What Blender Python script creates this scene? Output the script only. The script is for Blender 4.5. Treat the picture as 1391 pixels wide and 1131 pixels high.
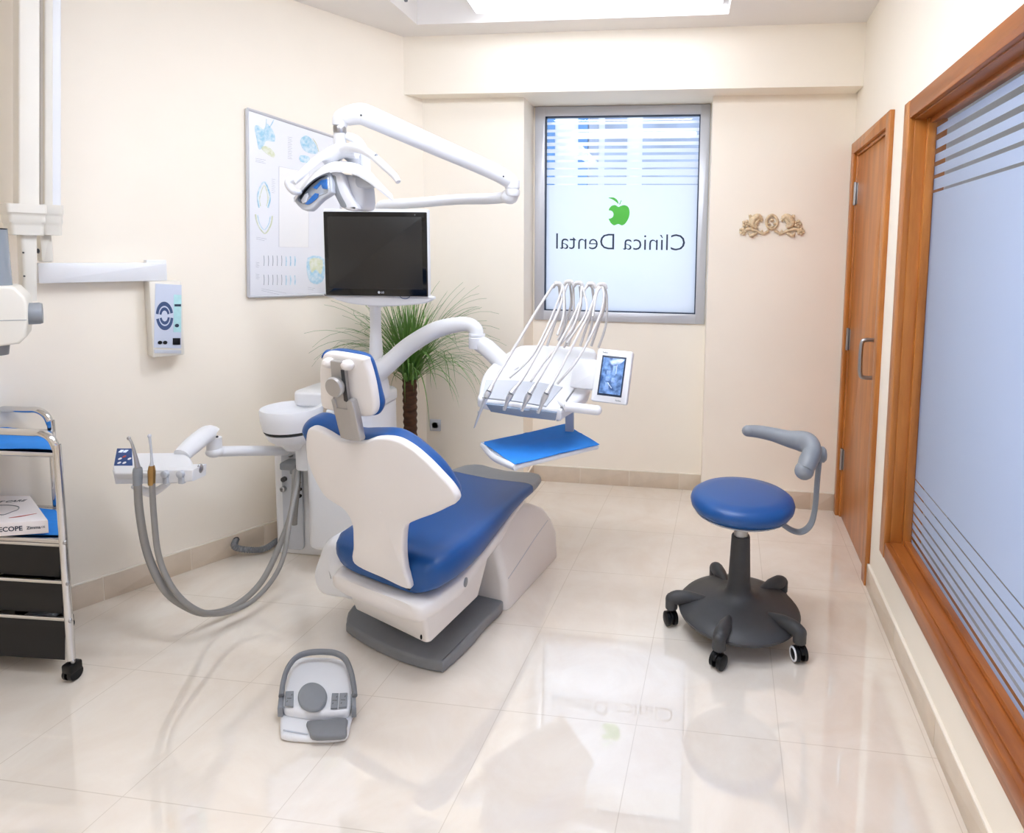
import bpy, bmesh, math, random
from mathutils import Vector, Matrix
R = math.radians
sc = bpy.context.scene
for o in list(bpy.data.objects):
    bpy.data.objects.remove(o)
# ------------------------------------------------------------------ camera
YAW, PITCH, ROLL, F, CX, CY, CH = .124, .0901, .0143, 820., 822.48, 419.44, 1.44
W_, H_ = 1391., 1131.
FW = Vector((-math.sin(YAW)*math.cos(PITCH), math.cos(YAW)*math.cos(PITCH), -math.sin(PITCH)))
_r = Vector((math.cos(YAW), math.sin(YAW), 0)); _u = _r.cross(FW)
RT = _r*math.cos(ROLL)+_u*math.sin(ROLL); UP = -_r*math.sin(ROLL)+_u*math.cos(ROLL)
C0 = Vector((0, 0, CH))
cam = bpy.data.cameras.new('camera'); camo = bpy.data.objects.new('camera', cam)
sc.collection.objects.link(camo); sc.camera = camo
cam.sensor_fit = 'HORIZONTAL'; cam.sensor_width = 36; cam.lens = F*36/W_
cam.shift_x = (W_/2-CX)/W_; cam.shift_y = (CY-H_/2)/W_; cam.clip_start = .02
M = Matrix.Identity(4)
for i in range(3):
    M[i][0], M[i][1], M[i][2], M[i][3] = RT[i], UP[i], -FW[i], C0[i]
camo.matrix_world = M
# ------------------------------------------------------------------ light and exposure
sc.view_settings.view_transform = 'Standard'; sc.view_settings.look = 'None'
sc.view_settings.gamma = 1; sc.view_settings.use_curve_mapping = False
sc.view_settings.exposure = 0.25
LAMP = 33.0          # ceiling fluorescent fixtures
SKY = 1.85            # daylight outside
CORR = 8.5           # glow of the added corridor window
w = bpy.data.worlds.new('world'); sc.world = w; w.use_nodes = True
w.node_tree.nodes['Background'].inputs[0].default_value = (.72, .85, 1, 1)
w.node_tree.nodes['Background'].inputs[1].default_value = SKY
sc.cycles.max_bounces = 10; sc.cycles.diffuse_bounces = 6; sc.cycles.transmission_bounces = 8
sc.cycles.caustics_reflective = False; sc.cycles.caustics_refractive = False
sc.cycles.sample_clamp_indirect = 6

# ------------------------------------------------------------------ pixel -> world rays (every plane has its real distance)
def ray(u, v): return FW+RT*((u-CX)/F)-UP*((v-CY)/F)
def G(u, v, z=0.): d = ray(u, v); return C0+d*((z-CH)/d.z)
def D(u, v, y): d = ray(u, v); return C0+d*(y/d.y)
def PL(u, v, o, n): d = ray(u, v); return C0+d*((o-C0).dot(n)/d.dot(n))

# ------------------------------------------------------------------ materials
def lin(h):
    h = h.lstrip('#'); c = [int(h[i:i+2], 16)/255 for i in (0, 2, 4)]
    return tuple(x/12.92 if x <= .04045 else ((x+.055)/1.055)**2.4 for x in c)+(1,)
def mat(name, col, rough=.5, metal=0, spec=.5, noise=0, nscale=8, bump=0, coat=0, emit=None, es=0, stretch=None, col2=None):
    m = bpy.data.materials.new(name); m.use_nodes = True; nt = m.node_tree; b = nt.nodes['Principled BSDF']
    c = lin(col) if isinstance(col, str) else col
    b.inputs['Base Color'].default_value = c; b.inputs['Roughness'].default_value = rough
    b.inputs['Metallic'].default_value = metal; b.inputs['Specular IOR Level'].default_value = spec
    b.inputs['Coat Weight'].default_value = coat
    if emit: b.inputs['Emission Color'].default_value = lin(emit); b.inputs['Emission Strength'].default_value = es
    if noise or bump:
        tc = nt.nodes.new('ShaderNodeTexCoord'); mp = nt.nodes.new('ShaderNodeMapping'); nz = nt.nodes.new('ShaderNodeTexNoise')
        geo = nt.nodes.new('ShaderNodeNewGeometry')
        nt.links.new(geo.outputs['Position'], mp.inputs[0]); nt.links.new(mp.outputs[0], nz.inputs['Vector'])
        if stretch: mp.inputs['Scale'].default_value = stretch
        nz.inputs['Scale'].default_value = nscale; nz.inputs['Detail'].default_value = 5
        if noise:
            mx = nt.nodes.new('ShaderNodeMix'); mx.data_type = 'RGBA'
            mx.inputs[6].default_value = c
            mx.inputs[7].default_value = lin(col2) if col2 else tuple(x*(1-noise) for x in c[:3])+(1,)
            cr = nt.nodes.new('ShaderNodeMapRange'); cr.inputs[1].default_value = .35; cr.inputs[2].default_value = .65
            nt.links.new(nz.outputs[0], cr.inputs[0]); nt.links.new(cr.outputs[0], mx.inputs[0])
            nt.links.new(mx.outputs[2], b.inputs['Base Color'])
        if bump:
            bp = nt.nodes.new('ShaderNodeBump'); bp.inputs['Strength'].default_value = bump; bp.inputs['Distance'].default_value = .002
            nt.links.new(nz.outputs[0], bp.inputs['Height']); nt.links.new(bp.outputs[0], b.inputs['Normal'])
    return m
WALL = mat('cream wall paint', '#F8EFE0', .6, noise=.02, nscale=3, spec=.3)
CEIL = mat('white ceiling paint', '#F0ECE8', .7, spec=.2, noise=.01)
WHITE = mat('white gloss plastic', '#E7E8EB', .3, noise=.01)
SHELLW = mat('warm white shell plastic', '#EAE5E1', .3, noise=.015)
BEIGE = mat('ivory plastic', '#E4DFD4', .4, noise=.02)
LGREY = mat('light grey plastic', '#C2C6CE', .4, noise=.02)
GREY = mat('mid grey plastic', '#7D7F83', .42, noise=.04, nscale=30)
GREY2 = mat('blue grey soft plastic', '#8A8E93', .4, noise=.04, nscale=30)
BGREY = mat('steel blue grey plastic', '#8493A8', .25, noise=.02)
DGREY = mat('dark charcoal plastic', '#3A3A3B', .5, noise=.08, nscale=40, bump=.1)
BLACK = mat('black plastic', '#08080A', .42, spec=.3, noise=.05)
BLUE = mat('blue upholstery', '#174F90', .33, noise=.04, nscale=6, bump=.03, spec=.45)
SATG = mat('satin grey metal', '#B3B0AD', .32, metal=.5, noise=.03)
SILV = mat('satin silver', '#D2D3D6', .3, metal=.6, noise=.03)
BLUEP = mat('blue dental napkin', '#1F86E2', .8, noise=.06, nscale=25, bump=.2)
CHROME = mat('chrome', '#D8D8D8', .12, metal=1, noise=.02)
STEEL = mat('brushed steel', '#B4B4B6', .32, metal=1, noise=.05, nscale=60)
ALU = mat('brushed aluminium frame', '#CBCCD1', .42, metal=.35, noise=.04, nscale=8, stretch=(1, 1, .2))
HOSE = mat('grey rubber hose', '#8B8884', .45, noise=.05, nscale=40)
HOSEL = mat('light grey silicone hose', '#CFCCCA', .4, noise=.05, nscale=40)
SKIRT = mat('beige skirting tile', '#D8C8B4', .3, noise=.07, nscale=14)
GROUT = mat('pale grout', '#F3EBDD', .7, noise=.03)
SCREEN = mat('dark glossy screen', '#242322', .3, noise=.02)
BEZEL = mat('piano black bezel', '#0A0A0B', .1, noise=.02)
LEAF = mat('green leaf', '#6C9A44', .5, noise=.4, nscale=9)
BARK = mat('brown fibrous bark', '#5A3A24', .85, noise=.45, nscale=20, bump=1, stretch=(1, 1, 4))
SOIL = mat('dark soil', '#241C17', .9, noise=.3, nscale=60, bump=1)
GOLD = mat('aged gilt plaster', '#E8D0AA', .55, noise=.3, nscale=70, bump=.6)
PAPER = mat('white paper board', '#E6E7EC', .35, noise=.01)
PRINTG = mat('printed pale grey', '#ABADB5', .6, noise=.1)
PRINTC = mat('printed pale cyan', '#9CC8DC', .6, col2='#D4E2EA', noise=.3, nscale=60)
PRINTY = mat('printed pale olive', '#CDD2AE', .6, col2='#DFE2D6', noise=.3, nscale=60)
PRINTB = mat('printed blue', '#20457F', .5, noise=.05)
PRINTD = mat('printed navy', '#1C2C44', .5, noise=.05)
DIAL = mat('printed slate blue', '#3A5078', .5, noise=.05)
TEAL = mat('printed teal', '#B4DFE2', .5, noise=.1, nscale=50)
GREENV = mat('green vinyl', '#4DBB3A', .5, noise=.03)
YEL = mat('yellow plastic', '#D8C51E', .4, noise=.05)
RED = mat('printed red', '#B4473A', .5, noise=.05)
BRASS = mat('brass collar', '#A98755', .35, metal=1, noise=.05)
TUBE = mat('lit fluorescent diffuser', '#FFFFFF', .5, emit='#EAF2FF', es=LAMP)
TUBE1 = mat('lit fluorescent diffuser of the end fixture', '#FFFFFF', .5, emit='#EAF2FF', es=LAMP*.14)
TUBE2 = mat('lit diffuser of the added left fixture', '#FFFFFF', .5, emit='#EAF2FF', es=LAMP*.45)  # weaker glow for the added left fixture
LCD = mat('lit blue display', '#27406E', .15, noise=.5, nscale=45, col2='#7FA6DC', emit='#4F74A8', es=.25)
LCDW = mat('display figure white', '#D8E4F4', .3, emit='#D8E4F4', es=.3)

def wood(name, c1, c2, sx):
    m = bpy.data.materials.new(name); m.use_nodes = True; nt = m.node_tree; b = nt.nodes['Principled BSDF']; n = nt.nodes.new
    geo = n('ShaderNodeNewGeometry'); mp = n('ShaderNodeMapping'); mp.inputs['Scale'].default_value = sx
    nz = n('ShaderNodeTexNoise'); nz.inputs['Scale'].default_value = 6; nz.inputs['Detail'].default_value = 8; nz.inputs['Roughness'].default_value = .6
    rp = n('ShaderNodeValToRGB'); rp.color_ramp.elements[0].color = lin(c1); rp.color_ramp.elements[1].color = lin(c2)
    rp.color_ramp.elements[0].position = .3; rp.color_ramp.elements[1].position = .72
    nt.links.new(geo.outputs['Position'], mp.inputs[0]); nt.links.new(mp.outputs[0], nz.inputs['Vector']); nt.links.new(nz.outputs[0], rp.inputs[0])
    nt.links.new(rp.outputs[0], b.inputs['Base Color']); b.inputs['Roughness'].default_value = .3
    return m
WOOD = wood('reddish brown door wood', '#9C5A22', '#CC843E', (3, 3, .35))
WOODH = wood('reddish brown rail wood', '#8A4A1C', '#B66C32', (3, .35, 3))

def floor_mat():
    m = bpy.data.materials.new('polished cream marble tile'); m.use_nodes = True; nt = m.node_tree; b = nt.nodes['Principled BSDF']; n = nt.nodes.new; L = nt.links.new
    geo = n('ShaderNodeNewGeometry'); sp = n('ShaderNodeSeparateXYZ'); L(geo.outputs['Position'], sp.inputs[0])
    def ma(op, a, c=None):
        q = n('ShaderNodeMath'); q.operation = op
        for i, x in enumerate((a, c)):
            if x is None: continue
            if isinstance(x, (int, float)): q.inputs[i].default_value = x
            else: L(x, q.inputs[i])
        return q.outputs[0]
    xs = ma('SUBTRACT', sp.outputs[0], ma('MULTIPLY', ma('SUBTRACT', sp.outputs[1], 2.), .0749))
    def line(v, off, size):
        f = ma('MODULO', ma('ADD', ma('SUBTRACT', v, off), size*40), size)
        e = ma('MINIMUM', f, ma('SUBTRACT', size, f)); return ma('LESS_THAN', e, .0012)
    g = ma('MAXIMUM', line(xs, -.083, .43), line(sp.outputs[1], 1.735, .435))
    nz = n('ShaderNodeTexNoise'); nz.inputs['Scale'].default_value = 3.2; nz.inputs['Detail'].default_value = 9; nz.inputs['Roughness'].default_value = .65; nz.inputs['Distortion'].default_value = .6
    L(geo.outputs['Position'], nz.inputs['Vector'])
    rp = n('ShaderNodeValToRGB'); e = rp.color_ramp.elements; e[0].position = .35; e[0].color = lin('#E6D9C9'); e[1].position = .62; e[1].color = lin('#EEE5D8')
    L(nz.outputs[0], rp.inputs[0])
    mx = n('ShaderNodeMix'); mx.data_type = 'RGBA'; L(g, mx.inputs[0]); L(rp.outputs[0], mx.inputs[6]); mx.inputs[7].default_value = lin('#D6C9B8')
    L(mx.outputs[2], b.inputs['Base Color']); b.inputs['Roughness'].default_value = .01; b.inputs['IOR'].default_value = 2.4
    return m
FLOOR = floor_mat()

def frosted(name, stripes, tint, dif=.25):
    """frosted film with clear horizontal stripes (z0, z1) cut in it"""
    m = bpy.data.materials.new(name); m.use_nodes = True; nt = m.node_tree; n = nt.nodes.new; L = nt.links.new
    for q in list(nt.nodes):
        if q.type != 'OUTPUT_MATERIAL': nt.nodes.remove(q)
    out = [q for q in nt.nodes if q.type == 'OUTPUT_MATERIAL'][0]
    tr = n('ShaderNodeBsdfTranslucent'); tr.inputs[0].default_value = tint
    df = n('ShaderNodeBsdfDiffuse'); df.inputs[0].default_value = (.85, .88, .92, 1)
    gl = n('ShaderNodeBsdfGlossy'); gl.inputs['Roughness'].default_value = .12
    m1 = n('ShaderNodeMixShader'); m1.inputs[0].default_value = dif; L(tr.outputs[0], m1.inputs[1]); L(df.outputs[0], m1.inputs[2])
    m2 = n('ShaderNodeMixShader'); m2.inputs[0].default_value = .05; L(m1.outputs[0], m2.inputs[1]); L(gl.outputs[0], m2.inputs[2])
    tp = n('ShaderNodeBsdfTransparent'); tp.inputs[0].default_value = (.93, .96, .97, 1)
    g2 = n('ShaderNodeBsdfGlossy'); g2.inputs['Roughness'].default_value = .02
    m3 = n('ShaderNodeMixShader'); m3.inputs[0].default_value = .06; L(tp.outputs[0], m3.inputs[1]); L(g2.outputs[0], m3.inputs[2])
    geo = n('ShaderNodeNewGeometry'); sp = n('ShaderNodeSeparateXYZ'); L(geo.outputs['Position'], sp.inputs[0])
    acc = None
    for a, c in stripes:
        q = n('ShaderNodeMath'); q.operation = 'COMPARE'; L(sp.outputs[2], q.inputs[0]); q.inputs[1].default_value = (a+c)/2; q.inputs[2].default_value = (c-a)/2
        if acc is None: acc = q.outputs[0]
        else:
            s = n('ShaderNodeMath'); s.operation = 'MAXIMUM'; L(acc, s.inputs[0]); L(q.outputs[0], s.inputs[1]); acc = s.outputs[0]
    mm = n('ShaderNodeMixShader'); L(acc, mm.inputs[0]); L(m2.outputs[0], mm.inputs[1]); L(m3.outputs[0], mm.inputs[2]); L(mm.outputs[0], out.inputs[0])
    return m

# ------------------------------------------------------------------ geometry helpers
X, Y, Z = Vector((1, 0, 0)), Vector((0, 1, 0)), Vector((0, 0, 1))
class Fr:
    """a local frame: origin and three axes"""
    def __init__(s, o=(0, 0, 0), x=X, y=Y, z=None):
        s.o = Vector(o); s.x = Vector(x).normalized(); y = Vector(y)
        s.z = (Vector(z).normalized() if z is not None else s.x.cross(y).normalized()); s.y = s.z.cross(s.x).normalized()
    def p(s, x, y, z=0): return s.o+s.x*x+s.y*y+s.z*z
    def l(s, q): d = q-s.o; return Vector((d.dot(s.x), d.dot(s.y), d.dot(s.z)))
    def px(s, u, v, z=0):
        q = s.l(PL(u, v, s.o+s.z*z, s.z)); return (q.x, q.y)
    def at(s, x, y, z): return Fr(s.p(x, y, z), s.x, s.y, s.z)
WF = Fr()
def cr(pts, n=6, closed=False):
    """Catmull-Rom through the points"""
    P = [Vector(p) for p in pts]; N = len(P); out = []
    rng = range(N) if closed else range(N-1)
    for i in rng:
        a, b, c, d = (P[(i-1) % N], P[i], P[(i+1) % N], P[(i+2) % N]) if closed else (P[max(i-1, 0)], P[i], P[i+1], P[min(i+2, N-1)])
        for k in range(n):
            t = k/n
            out.append(.5*((2*b)+(c-a)*t+(2*a-5*b+4*c-d)*t*t+(3*b-a-3*c+d)*t**3))
    if not closed: out.append(P[-1])
    return out
def rrect(x0, x1, y0, y1, r=.01, n=4):
    r = min(r, (x1-x0)/2.001, (y1-y0)/2.001); out = []
    for cx, cy, a in ((x1-r, y1-r, 0), (x0+r, y1-r, 90), (x0+r, y0+r, 180), (x1-r, y0+r, 270)):
        for k in range(n+1):
            t = R(a+90*k/n); out.append((cx+r*math.cos(t), cy+r*math.sin(t)))
    return out
def circ(cx, cy, rx, ry=None, n=24, a0=0, a1=360):
    ry = rx if ry is None else ry; full = a1-a0 >= 360
    return [(cx+rx*math.cos(R(a0+(a1-a0)*k/(n if full else n-1))), cy+ry*math.sin(R(a0+(a1-a0)*k/(n if full else n-1)))) for k in range(n)]
class B:
    def __init__(s): s.v = []; s.f = []
    def add(s, vs, fs):
        k = len(s.v); s.v += [Vector(q) for q in vs]; s.f += [tuple(i+k for i in f) for f in fs]; return s
    def loft(s, rings, caps=True, closed=True):
        n = len(rings[0]); vs = [p for r in rings for p in r]; fs = []
        for i in range(len(rings)-1):
            for j in range(n if closed else n-1):
                a = i*n+j; b = i*n+(j+1) % n; fs.append((a, b, b+n, a+n))
        if caps: fs.append(tuple(range(n))[::-1]); fs.append(tuple((len(rings)-1)*n+j for j in range(n)))
        return s.add(vs, fs)
    def slab(s, poly, fr=WF, z0=0, z1=.01, r=.003, seg=3, bulge=0, bev0=True):
        P = [Vector((p[0], p[1])) for p in poly]; n = len(P)
        A = sum(P[i].x*P[(i+1) % n].y-P[(i+1) % n].x*P[i].y for i in range(n))
        if A < 0: P.reverse()
        N = []
        for i in range(n):
            d1 = (P[i]-P[i-1]); d2 = (P[(i+1) % n]-P[i])
            d1 = d1.normalized() if d1.length > 1e-9 else d2.normalized(); d2 = d2.normalized() if d2.length > 1e-9 else d1
            n1 = Vector((-d1.y, d1.x)); n2 = Vector((-d2.y, d2.x)); q = n1+n2
            q = q.normalized() if q.length > 1e-6 else n1
            N.append(q/max(.5, q.dot(n1)))
        r = min(r, abs(z1-z0)/2.01) if bev0 else min(r, abs(z1-z0)*.99); rings = []
        def ring(ins, z): rings.append([fr.p(*(P[i]+N[i]*ins), z) for i in range(n)])
        if bev0 and r > 0:
            for k in range(seg): t = R(90*k/seg); ring(r*(1-math.sin(t)), z0+r*(1-math.cos(t)))
        else: ring(0, z0)
        if bev0: ring(0, z0+r)
        for k in range(0, seg+1):
            t = R(90*k/seg)
            if r > 0 or k == 0: ring(r*(1-math.cos(t)), z1-r*(1-math.sin(t)))
        if bulge:
            c = sum(P, Vector((0, 0)))/n
            base = [P[i]+N[i]*r for i in range(n)]
            for k in range(1, 7):
                t = k/7; sc_ = math.sqrt(1-t) if t < 1 else 0; sc_ = 1-t*.93
                rings.append([fr.p(*(c+(q-c)*sc_), z1+bulge*(1-sc_**2)) for q in base])
        return s.loft(rings)
    def box(s, fr, x0, x1, y0, y1, z0, z1, r=.003, rc=None, seg=2):
        return s.slab(rrect(x0, x1, y0, y1, rc if rc is not None else r, 3), fr, z0, z1, r, seg)
    def tube(s, pts, rad, n=10, sm=6, sec=None, up=Z, closed=False):
        """sec=(a,b): oval section half-sizes factors"""
        P = cr(pts, sm, closed) if sm > 1 else [Vector(p) for p in pts]
        m = len(P)
        if isinstance(rad, (list, tuple)):
            k = len(rad)-1; rr = [rad[min(int(i/(m-1)*k), k-1)]*(1-(i/(m-1)*k-min(int(i/(m-1)*k), k-1)))+rad[min(int(i/(m-1)*k), k-1)+1]*(i/(m-1)*k-min(int(i/(m-1)*k), k-1)) for i in range(m)]
        else: rr = [rad]*m
        sec = sec or (1, 1); rings = []; prev = None
        for i in range(m):
            t = (P[(i+1) % m]-P[i-1]) if closed else (P[min(i+1, m-1)]-P[max(i-1, 0)])
            t.normalize()
            a = prev if prev is not None else (up if abs(t.dot(up)) < .95 else X)
            b = t.cross(a).normalized(); a = b.cross(t).normalized(); prev = a
            rings.append([P[i]+a*(math.cos(2*math.pi*j/n)*rr[i]*sec[0])+b*(math.sin(2*math.pi*j/n)*rr[i]*sec[1]) for j in range(n)])
        if closed: rings.append(rings[0]); return s.loft(rings, caps=False)
        return s.loft(rings)
    def lathe(s, prof, fr=WF, n=28):
        rings = [[fr.p(max(r, 1e-5)*math.cos(2*math.pi*j/n), max(r, 1e-5)*math.sin(2*math.pi*j/n), z) for j in range(n)] for r, z in prof]
        return s.loft(rings)
    def ell(s, c, rx, ry=None, rz=None, fr=WF, n=14):
        ry = rx if ry is None else ry; rz = rx if rz is None else rz; c = Vector(c)
        rings = [[c+fr.x*(rx*math.sin(t)*math.cos(2*math.pi*j/n))+fr.y*(ry*math.sin(t)*math.sin(2*math.pi*j/n))+fr.z*(-rz*math.cos(t)) for j in range(n)] for t in [math.pi*(k+.02)/(8.04) for k in range(9)]]
        return s.loft(rings)
    def quad(s, *p): return s.add(p, [tuple(range(len(p)))])
LOC = {}
def obj(name, b, m, parent=None, kind=None, label=None, smooth=True, ang=38, recalc=True):
    me = bpy.data.meshes.new(name); o = bpy.data.objects.new(name, me)
    vs = b.v
    if parent is None and kind != 'structure':
        org = Vector(((min(v.x for v in vs)+max(v.x for v in vs))/2, (min(v.y for v in vs)+max(v.y for v in vs))/2, min(v.z for v in vs)))
    else: org = Vector((0, 0, 0)) if parent is None else LOC[parent.name]
    me.from_pydata([tuple(v-org) for v in vs], [], b.f); me.validate()
    if recalc:
        bm = bmesh.new(); bm.from_mesh(me); bmesh.ops.remove_doubles(bm, verts=bm.verts, dist=1e-6)
        bmesh.ops.recalc_face_normals(bm, faces=bm.faces); bm.to_mesh(me); bm.free()
    if smooth:
        for p in me.polygons: p.use_smooth = True
        me.set_sharp_from_angle(angle=R(ang))
    for mm in (m if isinstance(m, list) else [m]): me.materials.append(mm)
    sc.collection.objects.link(o)
    if parent is not None: o.parent = parent; LOC[o.name] = org
    else: o.location = org; LOC[o.name] = org
    if kind: o['kind'] = kind
    if label: o['label'] = label
    return o
def tag(o, label, cat, group=None):
    o['label'] = label; o['category'] = cat
    if group: o['group'] = group
    return o
def thing(name, label, cat, loc, group=None, kind=None):
    o = bpy.data.objects.new(name, None); o.empty_display_size = .05; sc.collection.objects.link(o)
    o.location = loc; LOC[o.name] = Vector(loc)
    if kind: o['kind'] = kind
    if cat: tag(o, label, cat, group)
    return o
def text(s, body, fr, size, ext=.0006, mirror=False, bold=0, sx=1):
    cu = bpy.data.curves.new('t', 'FONT'); cu.body = body; cu.size = size; cu.align_x = 'CENTER'; cu.align_y = 'CENTER'; cu.offset = bold; cu.resolution_u = 3
    to = bpy.data.objects.new('t', cu); sc.collection.objects.link(to)
    me = to.to_mesh(); k = -1 if mirror else 1
    vs = [fr.p(v.co.x*k*sx, v.co.y, .0004) for v in me.vertices]; fs = [tuple(p.vertices) for p in me.polygons]
    n = len(vs); vs2 = [v+fr.z*ext for v in vs]
    s.add(vs+vs2, [tuple(reversed(f)) for f in fs]+[tuple(i+n for i in f) for f in fs])
    to.to_mesh_clear(); bpy.data.objects.remove(to); bpy.data.curves.remove(cu)
    return s

# ================================================================== ROOM
xL = lambda y: -2.3733+.599*(y-2); xR = lambda y: .8032+.0749*(y-2)
YB, YL, YW, YR, H, ZB = 3.3293, 3.4332, 3.6592, 3.4801, 2.6355, 2.3203
XA, XC = -.9109, .150; Y0 = -1.3; SK = .104
WX0, WX1, WZ0, WZ1 = -.902, .146, 1.03, 2.3203
def prism(b, poly, z0, z1):
    n = len(poly); b.add([(x, y, z0) for x, y in poly]+[(x, y, z1) for x, y in poly], [tuple(range(n))[::-1], tuple(range(n, 2*n))]+[(i, (i+1) % n, (i+1) % n+n, i+n) for i in range(n)]); return b
def rect3(b, x0, x1, y0, y1, z0, z1): return prism(b, [(x0, y0), (x1, y0), (x1, y1), (x0, y1)], z0, z1)
CXF = 2.3   # far side of the corridor
b = B(); prism(b, [(xL(Y0)-.3, Y0-.2), (CXF+.2, Y0-.2), (CXF+.2, YW+.3), (xL(YW)-.3, YW+.3)], -.12, 0)
obj('floor', b, FLOOR, kind='structure', smooth=False)
b = B(); prism(b, [(xL(Y0), Y0), (xL(YL+.3), YL+.3), (xL(YL+.3)-.25, YL+.3), (xL(Y0)-.25, Y0)], 0, H+.25)
obj('wall_left', b, WALL, kind='structure', smooth=False)
b = B()
rect3(b, xL(YL)-.3, XA, YL, YW+.3, 0, H+.2)
rect3(b, XC, CXF+.2, YR, YW+.3, 0, H+.2)
rect3(b, XA, XC, YW, YW+.3, 0, WZ0)
rect3(b, XA, XC, YW, YW+.3, WZ1, H+.2)
rect3(b, XA, WX0, YW, YW+.3, WZ0, WZ1); rect3(b, WX1, XC, YW, YW+.3, WZ0, WZ1)
obj('wall_back', b, WALL, kind='structure', smooth=False)
b = B(); rect3(b, xL(YB)-.1, xR(YB)+.002, YB, YW+.001, ZB, H+.1)
obj('trim_1', b, WALL, kind='structure', smooth=False)
# right wall with door hole and interior window
DY0, DY1, DZ = 3.455, 2.667, 2.05
GY0, GY1, GZ0, GZ1 = 2.444, -.6, .274, 2.015
WT = .12
def rwall(b, ya, yb, z0, z1): return prism(b, [(xR(ya), ya), (xR(ya)+WT, ya), (xR(yb)+WT, yb), (xR(yb), yb)], z0, z1)
b = B(); CW = .035
rwall(b, Y0, GY1+CW, 0, H+.1); rwall(b, GY1+CW, GY0-CW, 0, GZ0+CW); rwall(b, GY1+CW, GY0-CW, GZ1-CW, H+.1)
rwall(b, GY0-CW, DY1+.02, 0, H+.1); rwall(b, DY1+.02, DY0-.02, DZ-.02, H+.1); rwall(b, DY0-.02, YR+.05, 0, H+.1)
obj('wall_right', b, WALL, kind='structure', smooth=False)
b = B(); rect3(b, xL(Y0)-.3, CXF+.2, Y0-.2, Y0, 0, H+.2)
obj('wall_front', b, WALL, kind='structure', smooth=False)
# ceiling with a recessed tray
TX0, TX1, TY0, TY1, TH = -1.42, .2, -.7, 3.165, .14
b = B()
rect3(b, -4.8, TX0, Y0-.2, YW+.3, H, H+.1); rect3(b, TX1, CXF+.2, Y0-.2, YW+.3, H, H+.1)
rect3(b, TX0, TX1, TY1, YW+.3, H, H+.1); rect3(b, TX0, TX1, Y0-.2, TY0, H, H+.1)
b.quad((TX0, TY0, H+TH), (TX1, TY0, H+TH), (TX1, TY1, H+TH), (TX0, TY1, H+TH))
b.quad((TX0, TY0, H+.1), (TX1, TY0, H+.1), (TX1, TY0, H+TH), (TX0, TY0, H+TH)); b.quad((TX0, TY1, H+.1), (TX1, TY1, H+.1), (TX1, TY1, H+TH), (TX0, TY1, H+TH))
b.quad((TX0, TY0, H+.1), (TX0, TY1, H+.1), (TX0, TY1, H+TH), (TX0, TY0, H+TH)); b.quad((TX1, TY0, H+.1), (TX1, TY1, H+.1), (TX1, TY1, H+TH), (TX1, TY0, H+TH))
obj('ceiling', b, CEIL, kind='structure', smooth=False, recalc=False)
# skirting: beige tiles with pale joints
def skirt(name, pts, joint=.31, off=0):
    b = B(); g = B(); T = .012
    for (a, c) in zip(pts[:-1], pts[1:]):
        a = Vector((*a, 0)); c = Vector((*c, 0)); d = (c-a).normalized(); nrm = Vector((d.y, -d.x, 0)); Ln = (c-a).length
        f = Fr(a, d, Z, nrm); f.y = Z
        s = off
        while s < Ln:
            e = min(s+joint, Ln); s0 = max(s, 0)
            if e-s0 > .005: b.box(f, s0+.001, e-.001, 0, SK-.006, .0, T, .001)
            s += joint
        g.box(f, 0, Ln, SK-.006, SK, 0, T-.001, .001); g.box(f, 0, Ln, 0, SK-.006, 0, T-.002, .001)
    o = obj(name, b, SKIRT, kind='structure'); obj('joint', g, GROUT, o); return o
skirt('baseboard_left', [(xL(Y0)+.001, Y0), (xL(YL), YL)], off=-.08)
skirt('baseboard_back', [(xL(YL), YL), (XA, YL), (XA, YW), (XC, YW)])
skirt('baseboard_alcove', [(XC, YR), (.9, YR)])['label'] = 'beige tile skirting right of the window recess'
bpy.data.objects['baseboard_alcove'].name = 'baseboard_right_back'
skirt('baseboard_right', [(xR(DY1), DY1), (xR(Y0), Y0)], joint=.45)

# ---- window at the back
win = thing('window_1', None, None, ((WX0+WX1)/2, YW, WZ0), kind='structure')
win['label'] = 'frosted street window in a brushed aluminium frame'; win['category'] = 'window'
f = Fr((0, YW-.002, 0), X, Z)  # z axis towards the room (-y)
GX0, GX1, GZa, GZb = -.838, .089, 1.089, 2.262
b = B()
b.box(f, WX0+.003, GX0, WZ0, WZ1-.002, -.05, .012, .003); b.box(f, GX1, WX1-.003, WZ0, WZ1-.002, -.05, .012, .003)
b.box(f, GX0-.002, GX1+.002, WZ0, GZa, -.05, .012, .003); b.box(f, GX0-.002, GX1+.002, GZb, WZ1-.002, -.05, .012, .003)
obj('window_frame', b, ALU, win)
b = B()
for q in ((GX0, GX0+.006, GZa, GZb), (GX1-.006, GX1, GZa, GZb), (GX0, GX1, GZa, GZa+.006), (GX0, GX1, GZb-.006, GZb)): b.box(f, *q, -.03, .003, .001)
obj('gasket', b, PRINTD, win)
st = [(2.232, 2.262), (2.190, 2.217), (2.150, 2.172), (2.112, 2.132), (2.073, 2.091), (2.034, 2.050), (1.994, 2.008), (1.951, 1.962), (1.905, 1.914), (1.858, 1.865)]
FR1 = frosted('frosted street glass', st, (.80, .84, .93, 1), .2)
b = B(); b.quad(f.p(GX0, GZa, -.02), f.p(GX1, GZa, -.02), f.p(GX1, GZb, -.02), f.p(GX0, GZb, -.02))
pane = obj('pane', b, FR1, win, smooth=False)
f2 = f.at(0, 0, -.019)
b = B(); ft = Fr(f.p(-.382, 1.512, -.019), X, Z); text(b, 'Clínica Dental', ft, .141, mirror=True, bold=-.0012)
b2 = obj('lettering', b, PRINTD, pane, smooth=False, recalc=False)
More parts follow.
